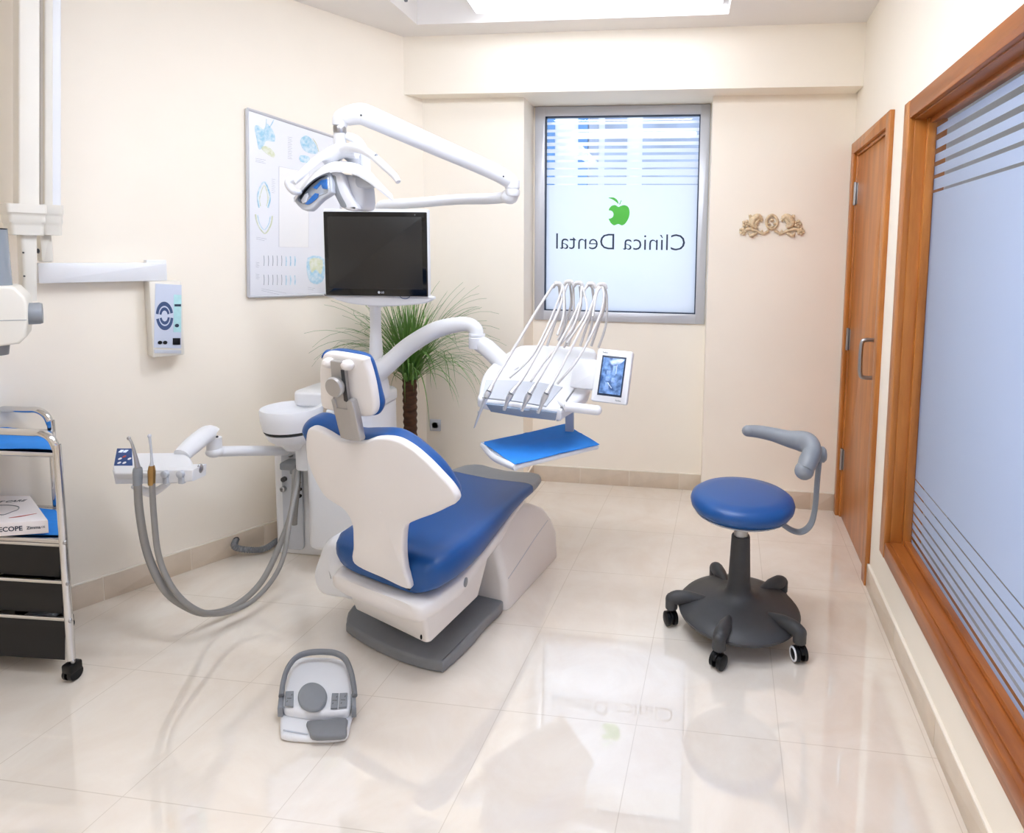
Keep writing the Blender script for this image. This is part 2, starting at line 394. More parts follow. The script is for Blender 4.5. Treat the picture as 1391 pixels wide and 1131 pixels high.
wd = max(v.x for v in b.v)-min(v.x for v in b.v); b2.data.transform(Matrix.Translation((LOC[pane.name]*0)))
# scale the lettering to the measured width
cxm = (max(v.x for v in b.v)+min(v.x for v in b.v))/2; k = .787/wd
for v in b2.data.vertices: v.co.x = (v.co.x+LOC[b2.name].x-cxm)*k-.3765-LOC[b2.name].x
def appl():
    g = [(0, .045), (-.012, .050), (-.035, .056), (-.058, .046), (-.068, .02), (-.067, -.008), (-.058, -.034), (-.042, -.058), (-.024, -.068), (-.008, -.062), (0, -.060), (.01, -.063), (.026, -.068), (.044, -.055), (.053, -.04), (.058, -.028),
         (.047, -.026), (.034, -.017), (.029, -.001), (.034, .013), (.045, .022), (.058, .024), (.054, .038), (.040, .052), (.02, .056)]
    return g
b = B(); fa = Fr(f.p(-.388, 1.683, -.019), X, Z)
b.slab([(p.x, p.y) for p in cr([Vector((-x*1.0, y*.98, 0)) for x, y in appl()], 4, True)], fa, .0004, .001, 0)
b.slab([(p.x, p.y) for p in cr([Vector(q) for q in ((.0, .062, 0), (-.008, .085, 0), (-.03, .1, 0), (-.062, .098, 0), (-.04, .09, 0), (-.02, .078, 0))], 5, True)], fa, .0004, .001, 0)
b.slab([(.004, .06), (.016, .085), (.019, .083), (.009, .058)], fa, .0004, .001, 0)
obj('apple_emblem', b, GREENV, pane, smooth=False)

# ---- street outside
ob = thing('office_building', 'pale office facade with blue windows seen through the clear window stripes', 'building', (-1, 9, 0))
b = B(); rect3(b, -9, 7, 9, 12, -3, 9); obj('facade', b, mat('pale facade', '#E6E4E8', .8, noise=.04, nscale=2), ob, smooth=False)
FG = mat('blue facade glass', '#5C8CC4', .3, noise=.25, nscale=1.5)
for k, (ua, ub) in enumerate(((700, 754), (786, 799), (801, 813), (822, 852), (873, 990))):
    xa, xb = D(ua, 200, 9).x, D(ub, 200, 9).x
    for j in range(2):
        b = B(); rect3(b, xa, xb, 8.95, 9.01, 1.0+j*1.75, 2.7+j*2.05); pn = obj('window', b, FG if k in (0, 1) else mat('grey blue facade glass', '#A3AAC0', .3, noise=.3, nscale=2), ob, smooth=False)

# ---- interior window to the corridor
f = Fr((xR(2), 2, 0), (xR(1)-xR(2), -1, 0), Z)      # x towards the camera, z into the room
if f.z.x > 0: pass
f = Fr((xR(2), 2, 0), (xR(1)-xR(2), -1, 0), Z, (-1, .0749, 0)); f.y = Z
yy = lambda y: (2-y)*math.hypot(1, .0749)
w2 = thing('window_2', None, None, (xR(1.2), 1.2, .3), kind='structure'); w2['label'] = 'large frosted corridor window in a wooden frame'; w2['category'] = 'window'
a0, a1 = yy(GY0), yy(GY1); cw = .065
b = B(); b.box(f, a0, a0+cw, GZ0, GZ1, -.002, .022, .004); b.box(f, a1-cw, a1, GZ0, GZ1, -.002, .022, .004)
obj('side_casing', b, WOOD, w2)
b = B(); b.box(f, a0+cw, a1-cw, GZ0, GZ0+cw, -.002, .02, .004); b.box(f, a0+cw, a1-cw, GZ1-cw, GZ1, -.002, .02, .004)
b.box(f, a0+cw-.003, a1-cw, GZ0+cw-.02, GZ0+cw+.004, -.11, .0, .002); b.box(f, a0+cw, a1-cw, GZ1-cw-.004, GZ1-cw+.02, -.11, .0, .002)
b.box(f, a0+cw, a1-cw, GZ0+cw+.002, GZ0+cw+.022, -.068, -.045, .002); b.box(f, a0+cw, a1-cw, GZ1-cw-.022, GZ1-cw-.002, -.068, -.045, .002)
obj('rail', b, WOODH, w2)
b = B(); b.box(f, a0+cw-.02, a0+cw+.004, GZ0+.03, GZ1-.03, -.11, 0, .002); b.box(f, a0+cw+.002, a0+cw+.022, GZ0+cw, GZ1-cw, -.068, -.04, .002)
b.box(f, a1-cw-.004, a1-cw+.02, GZ0+.03, GZ1-.03, -.11, 0, .002)
obj('jamb', b, WOOD, w2)
st2 = [(1.915, 1.94), (1.868, 1.889), (1.819, 1.838), (1.775, 1.791), (1.731, 1.744), (1.68, 1.690), (.600, .605), (.553, .559), (.511, .518), (.467, .476), (.432, .442), (.397, .409), (.365, .378)]
FR2 = frosted('frosted corridor glass', st2, (.72, .80, .93, 1), .25)
b = B(); b.quad(f.p(a0+cw, GZ0+cw, -.075), f.p(a1-cw, GZ0+cw, -.075), f.p(a1-cw, GZ1-cw, -.075), f.p(a0+cw, GZ1-cw, -.075))
obj('pane', b, FR2, w2, smooth=False)
# corridor shell
b = B(); rect3(b, CXF, CXF+.2, Y0-.2, YW+.3, 0, H+.1); obj('wall_corridor', b, mat('corridor wall paint', '#96908A', .7, noise=.03), kind='structure', smooth=False)
w3 = thing('corridor_glow_window', None, None, (CXF, .5, 1.1), kind='structure'); w3['label'] = 'unseen glowing window added to light the frosted glass wall from behind'; w3['category'] = 'window'  # unseen glowing window, added to backlight the frosted glass
fc3 = Fr((CXF, .0, 1.6), -Y, Z, -X)
b = B()
for q in ((-.86, -.8, -.51, .51), (.8, .86, -.51, .51), (-.8, .8, .45, .51), (-.8, .8, -.51, -.45)): b.box(fc3, *q, .001, .04, .003)
obj('window_frame', b, ALU, w3)
b = B(); b.quad(fc3.p(-.8, -.45, .01), fc3.p(.8, -.45, .01), fc3.p(.8, .45, .01), fc3.p(-.8, .45, .01)); obj('pane', b, mat('added glowing corridor pane', '#DDE8FF', .5, emit='#B4CEFF', es=CORR), w3, smooth=False)

# ---- door
d = thing('door_1', None, None, (xR(3.05), 3.05, 0), kind='structure'); d['label'] = 'reddish brown wooden door in a matching frame'; d['category'] = 'door'
a0, a1 = yy(DY0), yy(DY1); cw = .06
b = B(); b.box(f, a0, a0+cw*.8, 0, DZ, -.002, .02, .004); b.box(f, a1-cw, a1, .0, DZ, -.002, .02, .004)
b.box(f, a0+cw*.8-.004, a0+cw*.8+.012, 0, DZ-cw, -.1, 0, .002); b.box(f, a1-cw-.012, a1-cw+.004, 0, DZ-cw, -.1, 0, .002)
b.box(f, a0, a1-cw, DZ-cw, DZ, -.002, .0195, .004); b.box(f, a0+cw*.8, a1-cw, DZ-cw-.012, DZ-cw+.004, -.1, 0, .002)
obj('door_frame', b, WOOD, d)
b = B(); b.box(f, a0+cw*.8+.013, a1-cw-.013, .006, DZ-cw-.014, -.045, -.008, .003); leaf = obj('door_leaf', b, WOOD, d)
for z in (1.78, 1.0, .33):
    b = B(); b.tube([f.p(a0+cw*.8+.012, z-.06, .002), f.p(a0+cw*.8+.012, z+.06, .002)], .008, 10, 1); b.box(f, a0+cw*.8+.012, a0+cw*.8+.034, z-.055, z+.055, -.009, -.005, .001)
    obj('hinge', b, STEEL, leaf)
xh = a1-cw-.075
b = B(); b.tube([f.p(xh, .905, -.012), f.p(xh-.001, .905, .038), f.p(xh, .922, .052), f.p(xh, .99, .055), f.p(xh, 1.058, .052), f.p(xh, 1.075, .038), f.p(xh, 1.075, -.012)], .0095, 12, 5)
for z in (.905, 1.075): b.lathe([(.017, -.008), (.017, -.003), (.0, -.003)], f.at(xh, z, 0), 16)
obj('door_handle', b, STEEL, leaf)

# ---- fluorescent fixtures in the ceiling tray
for k, (xc, yc, ax, lab) in enumerate(((-.455, 3.05, (1, .06, 0), 'long white fluorescent ceiling fixture nearest the back wall'), (-.55, 2.0, (1, 0, 0), 'long white fluorescent ceiling fixture above the dental chair'), (-1.2, .1, (0, 1, 0), 'unseen fluorescent ceiling fixture added left of the camera to brighten the left wall'), (-.5, 1.2, (1, 0, 0), 'long white fluorescent ceiling fixture between the chair and the camera'))):  # the left fixture is unseen, added to brighten the upper left wall
    hz_ = H+.012 if k == 0 else H-.02
    t = thing('ceiling_light', lab, 'ceiling light', (xc, yc, hz_), 'fluorescent fixtures in the ceiling tray')
    fz = Fr((xc, yc, hz_), ax, (-ax[1], ax[0], 0), Z)
    b = B(); b.box(fz, -.63, .63, -.085, .085, .03, .07, .006); b.box(fz, -.4, -.3, -.03, .03, .07, H+TH-hz_-.001, .003); b.box(fz, .3, .4, -.03, .03, .07, H+TH-hz_-.001, .003)
    obj('housing', b, WHITE, t)
    b = B(); b.slab(rrect(-.615, .615, -.075, .075, .01), fz, 0, .032, .02, 4); obj('diffuser', b, (TUBE1, TUBE, TUBE2, TUBE)[k], t)
b = B(); fz = Fr((TX0+.001, 3.02, H+.07), Y, Z); b.lathe([(.012, 0), (.012, .01), (.006, .014), (0, .014)], fz, 14); tag(obj('cable_gland', b, GREY), 'small grey cable gland on the ceiling tray side beside the light', 'cable gland')

# ================================================================== DENTAL CHAIR
PH = R(13); CO = Vector((-1.0, 1.95, 0)); CA = Vector((math.sin(PH), math.cos(PH), 0)); CR = Vector((math.cos(PH), -math.sin(PH), 0))
cf = Fr(CO, CR, CA)                                     # chair frame: x right, y towards the feet, z up
chair = thing('dental_chair', 'blue upholstered dental patient chair with white shells on a grey base plate', 'dental chair', CO+CA*.4)
bpt = [cf.px(u, v) for u, v in ((471, 857), (474, 863), (500, 880), (535, 897), (570, 909), (597, 914.5), (606, 912), (640, 880), (661, 855), (682, 834))]+[(.22, .42), (.2, .62), (-.2, .62), (-.26, .5), (-.285, .3), (-.292, .12)]
b = B(); b.slab([(p.x, p.y) for p in cr([Vector((x, y, 0)) for x, y in bpt], 3, True)], cf, .002, .044, .01, 4)
obj('base_plate', b, GREY, chair)
# pedestal cover under the feet end
def ped(z, x0, x1, y0, y1, r): return [cf.p(x, y, z) for x, y in rrect(x0, x1, y0, y1, r, 6)]
b = B(); sec = []
for z, x1, y0, y1 in ((.002, .262, .365, .865), (.12, .258, .36, .86), (.2, .25, .345, .82), (.27, .24, .335, .76), (.31, .23, .33, .70), (.335, .21, .33, .64), (.35, .18, .34, .58), (.355, .15, .36, .54)):
    sec.append(ped(z, -x1, x1, y0, y1, .03 if z < .3 else .05))
b.loft(sec)
pd = obj('pedestal_cover', b, SHELLW, chair)
b = B(); b.tube([cf.p(.2565, .385, .13), cf.p(.254, .5, .155), cf.p(.2505, .65, .19), cf.p(.2475, .77, .21)], .0022, 8, 5); obj('cover_seam', b, LGREY, pd)
# lifting arm
b = B(); b.box(cf, -.12, .12, .12, .36, .06, .1, .01); b.loft([[cf.p(x, y, z) for x, y in rrect(-.1, .1, y0, y1, .02, 3)] for z, y0, y1 in ((.09, .2, .34), (.2, .12, .30), (.3, .02, .24))])
obj('lift_arm', b, BLACK, chair)
# lower casing (rear box)
b = B(); sec = []
for z, hw, y0, y1 in ((.125, .18, -.03, .26), (.132, .19, -.04, .28), (.18, .195, -.055, .30), (.26, .20, -.075, .34)):
    sec.append([cf.p(x+.022, y-.19*x, z) for x, y in rrect(-hw, hw, y0, y1, .02, 5)])
b.loft(sec); lc = obj('lower_casing', b, SHELLW, chair)
b = B(); b.slab(circ(0, 0, .004, .009, 12), Fr(cf.p(.193, -.087, .158), cf.x, Z, -cf.y), 0, .002, .0005); obj('slot', b, BLACK, lc)
# seat: cross sections along the chair
SS = [  # y, half width, top z, thickness, xoffset
    (-.095, .20, .425, .10), (-.085, .225, .443, .115), (-.05, .245, .455, .134), (.02, .255, .455, .138), (.1, .255, .448, .13), (.2, .25, .442, .125), (.32, .246, .442, .10), (.45, .24, .442, .085), (.58, .232, .435, .075), (.66, .228, .43, .07)]
def sect(y, hw, zt, th, ins=0, n=28, k=.28):
    out = []
    for j in range(n):
        t = 2*math.pi*j/n; c, s_ = math.cos(t), math.sin(t)
        x = hw*math.copysign(abs(c)**.45, c); z = zt-th/2+th/2*math.copysign(abs(s_)**.6, s_)
        x += .035*max(0, 1-max(0, y-.1)/.45); ys = y-.14*x*max(0, 1-(y+.1)/.5)
        z += -.018*(1-(x/hw)**2)*(s_ > 0)*(1 if y > -.1 else .4)
        out.append(cf.p(x, ys, z))
    return out
b = B(); r0 = SS[0]
rings = [sect(-.1, .16, .40, .06)]+[sect(*q) for q in SS]
b.loft(rings); obj('seat_cushion', b, BLUE, chair, ang=60)
b = B(); b.loft([sect(.662, .228, .43, .07), sect(.72, .222, .425, .062), sect(.78, .21, .42, .055), sect(.815, .185, .414, .045), sect(.825, .15, .41, .03)]); obj('foot_pad', b, GREY2, chair, ang=60)
# white seat shell below the cushion
b = B(); rings = []
for y, hw, zt, th in ((-.125, .19, .305, .06), (-.115, .215, .31, .075), (-.06, .235, .315, .085), (.05, .245, .322, .09), (.18, .24, .335, .08), (.32, .25, .36, .07), (.45, .235, .372, .05), (.62, .215, .375, .035), (.72, .19, .38, .02)):
    rings.append(sect(y, hw, zt+.01, th))
b.loft(rings); sf = obj('seat_shell', b, SHELLW, chair, ang=60)
b = B(); b.lathe([(.016, 0), (.016, .004), (.012, .006), (0, .006)], Fr(cf.p(.275, .05, .295), Y, Z, cf.x), 18); obj('screw_cap', b, GREY, sf)
# backrest shell: outline on a reclined plane, real thickness
TK = .15; nb = (CA+Z*TK).normalized(); ob_ = cf.p(0, -.08-.15*.0, 0)
bf = Fr(cf.p(0, -.135, .30), -CR, Z-nb*Z.dot(nb), -nb)       # z axis towards the camera
bf = Fr(cf.p(0, -.135, .30), CR, Z-nb*Z.dot(nb), None); bf.z = -nb
def opx(pts, f, z=0, n=5, closed=True): return [(p.x, p.y) for p in cr([Vector((*f.px(u, v, z), 0)) for u, v in pts], n, closed)]
shell = [(415.6, 589), (420, 581.5), (430, 583), (442, 589), (460, 598.6), (488, 601.7), (510, 595.5), (534.7, 597), (556, 607.8), (578, 626), (596.6, 645), (612, 662), (619.8, 676), (618, 684), (609, 689), (590, 698), (565.6, 707), (552, 714), (548, 725), (547, 753), (550, 778), (556, 801), (520, 786), (480.5, 766), (479, 741), (477.4, 713), (466.6, 693), (441.9, 676), (426.4, 651), (417, 626), (414.4, 605)]
b = B(); b.slab(opx(shell, bf), bf, -.03, 0, .008, 3, bulge=.006); bs = obj('backrest_shell', b, SHELLW, chair, ang=50)
b = B(); q = [bf.px(*t) for t in ((478, 713), (552, 714))]
b = B(); q0 = bf.px(484, 780); q1 = bf.px(556, 812); b.tube([bf.p(*bf.px(503, 777), -.004), bf.p(*bf.px(556, 801.5), -.004)], .003, 8, 1); obj('gap', b, BLACK, bs)
# cushion seen past the shell
cush = [(424, 584), (423, 572), (430.6, 563), (440, 562), (452, 566.5), (466, 574), (488, 581.8), (509, 582), (536, 582.7), (557, 591.7), (581.5, 611), (602.7, 632.5), (617, 655), (623, 668), (618, 680), (600, 688), (575, 697), (550, 706), (545, 725), (535, 740), (520, 735), (508, 725), (502, 695), (485, 672), (464, 648), (441, 615)]
b = B(); b.slab(opx(cush, bf, -.085), bf, -.125, -.028, .035, 6, bulge=0); obj('backrest_cushion', b, BLUE, chair, ang=60)
# headrest
hn = (CA+Z*.15).normalized(); hf = Fr(cf.p(0, -.235, .95), CR, Z-hn*Z.dot(hn)); hf.z = -hn
hp = [(436, 486), (440, 480), (452, 479), (491, 486), (497, 494), (504.6, 521), (509, 550), (507, 562), (500, 566.5), (485, 566), (462, 561), (439.6, 556), (434, 545), (433, 520), (433, 500)]
b = B(); b.slab(opx(hp, hf), hf, -.03, 0, .012, 4, bulge=.004); hr = obj('headrest_shell', b, SHELLW, chair, ang=50)
hb = [(441, 481), (445, 476.5), (461, 474.5), (491, 480), (502, 489), (509, 510), (515, 533), (518.5, 549), (515, 560), (508, 564), (480, 562), (445, 552), (440, 530)]
b = B(); b.slab(opx(hb, hf, -.045), hf, -.075, -.029, .02, 5); obj('headrest_cushion', b, BLUE, chair, ang=60)
b = B(); bar = [(450, 489), (467, 491), (474, 556), (455, 552)]
b.slab([hf.px(*t, .014) for t in bar], hf, .001, .02, .003); obj('headrest_bar', b, SATG, chair)
b = B(); b.slab([hf.px(*t, .014) for t in ((465, 501), (469.5, 502), (475, 546), (469.5, 543))], hf, .019, .0215, .0008); obj('bar_groove', b, DGREY, chair)
for u, v in ((446, 493), (471.5, 496)):
    b = B(); b.ell(hf.p(*hf.px(u, v, .01), .008), .022, .017, .018, hf); obj('hinge_bump', b, SHELLW, chair, ang=70)
b = B(); kx, ky = hf.px(458, 524, .03); kf = hf.at(kx, ky, .02); b.lathe([(.02, 0), (.022, .004), (.03, .012), (.032, .022), (.028, .028), (0, .031)], kf, 28); obj('headrest_knob', b, SATG, chair)
b = B(); low = [(449, 543), (452, 540), (455, 544), (457, 554), (471, 556), (469, 547), (473, 543), (478, 545), (482, 560), (489.5, 597.5), (489, 600), (476, 599), (462.5, 595), (461, 590), (452, 555)]
b.slab([hf.px(*t, .024) for t in low], hf, .0, .024, .004); obj('headrest_bracket', b, SATG, chair)
# armrest pad / side step on the left of the chair
sf2 = [(431, 757), (440, 735), (452, 728), (465, 740), (468, 762), (476, 784), (480, 812), (466, 811), (440, 806), (429, 792), (426, 775)]
af = Fr(cf.p(-.3, -.02, .1), CR, Z, -CA)
b = B(); b.slab(opx([(u-4, v+5) for u, v in sf2], af), af, -.16, 0, .035, 6, bulge=.008); obj('side_cover', b, WHITE, chair, ang=60)

# ================================================================== DENTAL UNIT (tower, bowl, post)
unit = thing('dental_unit', 'white dental unit tower with spittoon bowl standing left of the chair', 'dental unit', (-1.5, 2.65, 0))
uf = Fr((0, 2.60, 0), X, Z)                             # front plane, z towards the camera
ux = lambda u, y=2.6: D(u, 600, y).x
uz = lambda v, y=2.6, u=480: D(u, v, y).z
b = B(); tf = Fr((0, 0, 0))
xa, xb = -1.57, D(544, 600, 2.76).x
b.slab(rrect(xa, xb, 2.45, 2.76, .05, 6), tf, .0, uz(548), .01, 3)
b.slab(rrect(ux(378), xa+.06, 2.55, 2.82, .03, 5), tf, .0, uz(602, 2.6, 400), .01, 3)
b.slab(rrect(-1.62, -1.36, 2.38, 2.6, .05, 6), tf, .12, .62, .02, 3)
ub = obj('tower_body', b, WHITE, unit)
b = B(); b.slab(rrect(-1.52, xb+.008, 2.42, 2.77, .07, 8), tf, uz(549), uz(532), .016, 4); b.slab(rrect(ux(413), ux(470), 2.5, 2.76, .06, 8), tf, uz(545, 2.6, 430), uz(527, 2.6, 430), .012, 4)
obj('counter_top', b, WHITE, unit)
b = B(); b.slab(rrect(-1.46, xb-.04, 2.444, 2.451, .001), tf, .15, uz(553), .001); obj('side_panel', b, SHELLW, ub)
# spittoon bowl
bc = D(397, 574, 2.42); bw = 43/820*2.42
b = B(); sb = Fr((bc.x, bc.y, 0)); zt = D(397, 553, 2.42).z
b.lathe([(.03, zt-.19), (.045, zt-.17), (.07, zt-.155), (.095, zt-.135), (.108, zt-.105)], sb, 36); b.lathe([(.05, uz(640, 2.42, 400)), (.05, zt-.15)], sb.at(.03, .06, 0), 20)
obj('bowl_base', b, WHITE, unit)
b = B(); b.lathe([(.104, zt-.102), (.112, zt-.098), (.104, zt-.094)], sb, 36); obj('seal_ring', b, DGREY, unit)
b = B(); b.lathe([(.1, zt-.094), (.115, zt-.09), (.124, zt-.05), (bw, zt-.005), (bw-.003, zt+.002), (bw-.012, zt), (bw-.03, zt-.02), (.07, zt-.045), (.02, zt-.055), (0, zt-.056)], sb, 40); obj('spittoon_bowl', b, WHITE, unit, ang=50)
b = B(); b.lathe([(.012, zt-.054), (.012, zt-.05), (0, zt-.05)], sb, 16); obj('drain', b, STEEL, unit)
# grey recessed service panel with connectors
sp = Fr((0, 2.545, 0), X, Z)
b = B(); x0, _ = sp.px(384, 640); x1, _ = sp.px(410, 640); b.slab(rrect(sp.px(384, 640)[0], sp.px(411, 640)[0], uz(745, 2.545, 400), uz(615, 2.545, 400), .02), sp, 0, .01, .003); pnl = obj('service_panel', b, LGREY, unit)
for u, v, r_, m_ in ((407, 655, .008, BLACK), (408, 664, .008, BLACK), (408, 673, .008, BLACK), (387, 650, .012, DGREY), (386, 663, .013, STEEL), (396, 618, .007, STEEL)):
    x_, y_ = sp.px(u, v, .01); b = B(); b.lathe([(r_, 0), (r_, .016), (r_*.6, .02), (0, .02)], Fr(sp.p(x_, y_, .009), X, Z, -Y), 14); obj('connector', b, m_, unit)
b = B(); b.box(Fr(D(397, 632, 2.5), X, Z, -Y), -.045, .035, -.016, .02, -.05, .03, .009); b.box(Fr(D(397, 632, 2.5), X, Z, -Y), .0, .035, -.035, .0, -.02, .025, .008); obj('hose_holder', b, GREY2, unit)
# post
pb = D(512, 535, 2.62); ptz = D(510, 400, 2.62).z
b = B(); pf = Fr((D(511, 480, 2.62).x, 2.62, 0)); b.lathe([(.055, pb.z-.02), (.05, pb.z+.03), (.04, pb.z+.08), (.03, pb.z+.2), (.0245, pb.z+.3), (.0245, ptz+.02), (0, ptz+.02)], pf, 24)
b.lathe([(.018, ptz), (.018, 1.62), (0, 1.62)], pf.at(.0, .07, 0), 20); b.box(pf.at(0, 0, ptz-.06), -.03, .03, -.02, .1, 0, .05, .01)
post = obj('post', b, WHITE, unit)
# drain hose to the wall
tb = [(319, 739), (335, 746), (352, 747), (372, 740), (385, 730), (396, 726)]
pts = [Vector((-2.058, 2.508, .072)), Vector((-2.03, 2.47, .055)), G(345, 747, .026), G(362, 744, .026), G(382, 732, .028), Vector((-1.80, 2.64, .03))]
b = B(); cp = cr(pts, 24); b.tube(cp, [.0135+.0018*math.sin(i*2.2) for i in range(len(cp))], 12, 1); dh = obj('drain_hose', b, GREY, None)
tag(dh, 'ribbed grey drain hose lying along the skirting into the left wall', 'hose')
b = B(); b.tube([Vector((-2.068, 2.515, .074)), Vector((-2.055, 2.503, .07))], .0155, 12, 1); obj('hose_collar', b, BLACK, dh)

# ================================================================== MONITOR
my = 2.45
a_, b_, c_, d_ = D(440.5, 287, my), D(581, 288, my+.03), D(583, 403, my+.03), D(444, 401, my)
mf = Fr((a_+b_+c_+d_)/4, (b_-a_)+(c_-d_), (a_-d_)+(b_-c_)); mw = ((b_-a_).length+(c_-d_).length)/4; mh = ((a_-d_).length+(b_-c_).length)/4
mon = thing('monitor', 'black flat monitor in a white housing mounted on the unit post', 'monitor', mf.o-mf.y*(mh+.06))
b = B(); b.box(mf, -mw-.006, mw+.0, -mh-.002, mh+.012, -.03, .004, .006)
b.slab([(p.x, p.y) for p in cr([Vector(q) for q in ((-mw+.008, -mh+.006, 0), (mw-.012, -mh+.006, 0), (mw-.012, -mh-.026, 0), (mw*.5, -mh-.04, 0), (0, -mh-.045, 0), (-mw*.55, -mh-.035, 0), (-mw+.02, -mh-.012, 0))], 4, True)], mf, -.03, .0, .008)
hs = obj('housing', b, WHITE, mon)
b = B(); b.box(mf, -mw+.001, mw-.002, -mh+.001, mh-.001, .002, .013, .004); bz = obj('bezel', b, BEZEL, mon)
b = B(); b.box(mf, -mw+.02, mw-.022, -mh+.032, mh-.022, .0125, .0136, .0005); obj('screen', b, SCREEN, mon)
b = B(); b.lathe([(.0055, 0), (.0055, .0004), (0, .0004)], mf.at(.012, -mh+.017, .0131), 16); text(b, 'LG', mf.at(.028, -mh+.0165, .013), .011, bold=.0003); obj('maker_mark', b, LGREY, bz, smooth=False)
b = B(); b.box(mf.at(mw-.05, mh-.013, .0128), -.003, .0, -.002, .002, 0, .0004, .0001); obj('small_print', b, GREY, bz, smooth=False)
b = B(); b.tube([mf.p(mw-.105+.022*math.cos(R(t)), -mh+.004+.014*math.sin(R(t)), .004) for t in range(190, 351, 20)], .0014, 8, 1); obj('blue_arc', b, PRINTB, hs)
b = B(); q = mf.l(Vector((pf.o.x, pf.o.y, mf.o.z))); b.tube([mf.p(q.x, -mh-.02, -.025), Vector((pf.o.x, pf.o.y-.01, ptz+.01))], .024, 16, 1); obj('mount', b, WHITE, mon)

# ================================================================== OPERATING LAMP
lamp = thing('operating_lamp', 'white dental operating lamp on a long folding arm above the monitor', 'lamp', (pf.o.x, 2.69, 1.6))
LA = [Vector((pf.o.x, 2.69, 1.6)), Vector((pf.o.x, 2.69, 1.66)), D(522, 279, 2.66), D(560, 276, 2.6), D(620, 271, 2.5), D(665, 270, 2.42), D(692, 267, 2.38)]
LA[1].z = D(518, 281, 2.69).z-.02
b = B(); b.tube(LA, [.024, .026, .026, .024, .023, .023, .024], 16, 6, sec=(1.0, .9)); b.ell(LA[-1], .036, .032, .03); obj('lower_arm', b, WHITE, lamp, ang=60)
ej = D(696, 256, 2.37)
b = B(); b.lathe([(.026, -.03), (.03, -.02), (.03, -.006), (.026, -.005), (.026, .0), (.03, .001), (.03, .03)], Fr(ej), 24); obj('elbow_joint', b, WHITE, lamp)
b = B(); b.tube([D(697, 250, 2.37), D(687, 242, 2.35), D(660, 228, 2.3), D(580, 193, 2.15), D(505, 160, 2.02), D(490, 155, 2.0), D(475, 157, 1.99), D(464, 162, 1.98), D(461, 172, 1.975)], [.026, .031, .032, .034, .036, .035, .032, .028, .021], 18, 7, sec=(1.05, .8)); ua = obj('upper_arm', b, WHITE, lamp, ang=60)
for u, v, yy_ in ((490.5, 156.5, 1.965), (684, 239.5, 2.3)):
    b = B(); b.ell(D(u, v, yy_), .0035); obj('arm_screw', b, DGREY, ua)
jj = D(461.5, 176, 1.975)
b = B(); b.lathe([(.02, -.012), (.021, -.008), (.021, .008), (.02, .01)], Fr(jj), 20); obj('swivel_ring', b, STEEL, lamp)
b = B(); b.tube([D(461, 179, 1.975), D(464, 200, 1.975), D(480, 215, 1.99), D(487, 235, 2.02), D(489, 258, 2.02), D(484, 275, 1.99)], [.02, .022, .024, .022, .02, .016], 16, 6, sec=(1, .8)); b.tube([D(471, 184, 1.975), D(486, 192, 1.985), D(494, 210, 2.0), D(496, 240, 2.02), D(494, 270, 2.01)], [.012, .016, .018, .018, .016], 14, 6); obj('yoke', b, WHITE, lamp, ang=60)
# curved reflector shade: a real bent shell
def arc(pts, y): return [D(u, v, y) for u, v in pts]
front = cr([Vector((u, v, 0)) for u, v in ((399, 272), (409, 257), (425, 241), (445, 231), (463, 230), (480, 233), (500, 244), (518, 258), (534, 271))], 5)
back = cr([Vector((u, v, 0)) for u, v in ((408, 262), (418, 248), (433, 233), (451, 221), (467, 219), (485, 222), (503, 233), (518, 250), (532, 268))], 5)
b = B(); n = len(front)
r1 = [D(p.x, p.y, 1.84) for p in front]; r2 = [D(p.x, p.y, 2.0) for p in back]
mid = [(r1[i]+r2[i])/2+Z*.012 for i in range(n)]
dn = Z*.008
b.loft([r1, mid, r2, [p-dn for p in r2], [p-dn for p in mid], [p-dn for p in r1], r1], caps=False, closed=False); obj('shade', b, WHITE, lamp, ang=60)
# glass front on the left
lf = Fr(D(430, 262, 1.85), (.85, -.15, .35), (-.3, .25, .8)); 
gl = [(398, 270), (404, 262), (418, 246), (434, 236), (446, 233.5), (449, 240), (450, 256), (449, 262), (436, 271), (424, 283), (418, 285.5), (408, 283)]
b = B(); b.slab(opx(gl, lf), lf, -.02, 0, .005); obj('optic_rim', b, LGREY, lamp)
g2 = [(405, 271), (410, 262), (424, 248), (436, 240), (444.5, 238), (446, 248), (446, 260), (434, 266), (426, 274), (419, 278), (409, 276)]
b = B(); b.slab(opx(g2, lf, .001), lf, -.002, .002, .001); og = obj('optic_glass', b, mat('mirror reflector', '#C9D2DC', .12, metal=.7, noise=.1, nscale=30), lamp)
for pp, m_ in (([(425, 255), (436, 245), (444, 243), (445, 257), (438, 256), (436, 250), (430, 257)], PRINTB), ([(414, 277), (424, 266), (428, 262), (433, 263), (432, 268), (424, 275), (418, 278)], PRINTB), ([(407, 268), (413, 258), (425, 247), (436, 240.5), (443, 239), (434, 243), (422, 252), (412, 264), (408, 271)], BLACK), ([(409, 272), (414, 264), (418, 262), (419, 266), (416, 274), (411, 276)], PAPER)):
    b = B(); b.slab([lf.px(*t, .003) for t in pp], lf, .002, .0035, .0005); obj('reflector_cell', b, {PRINTB.name: mat('blue lens cell', '#2F73C4', .2, noise=.3, nscale=40)}.get(m_.name, m_), og)
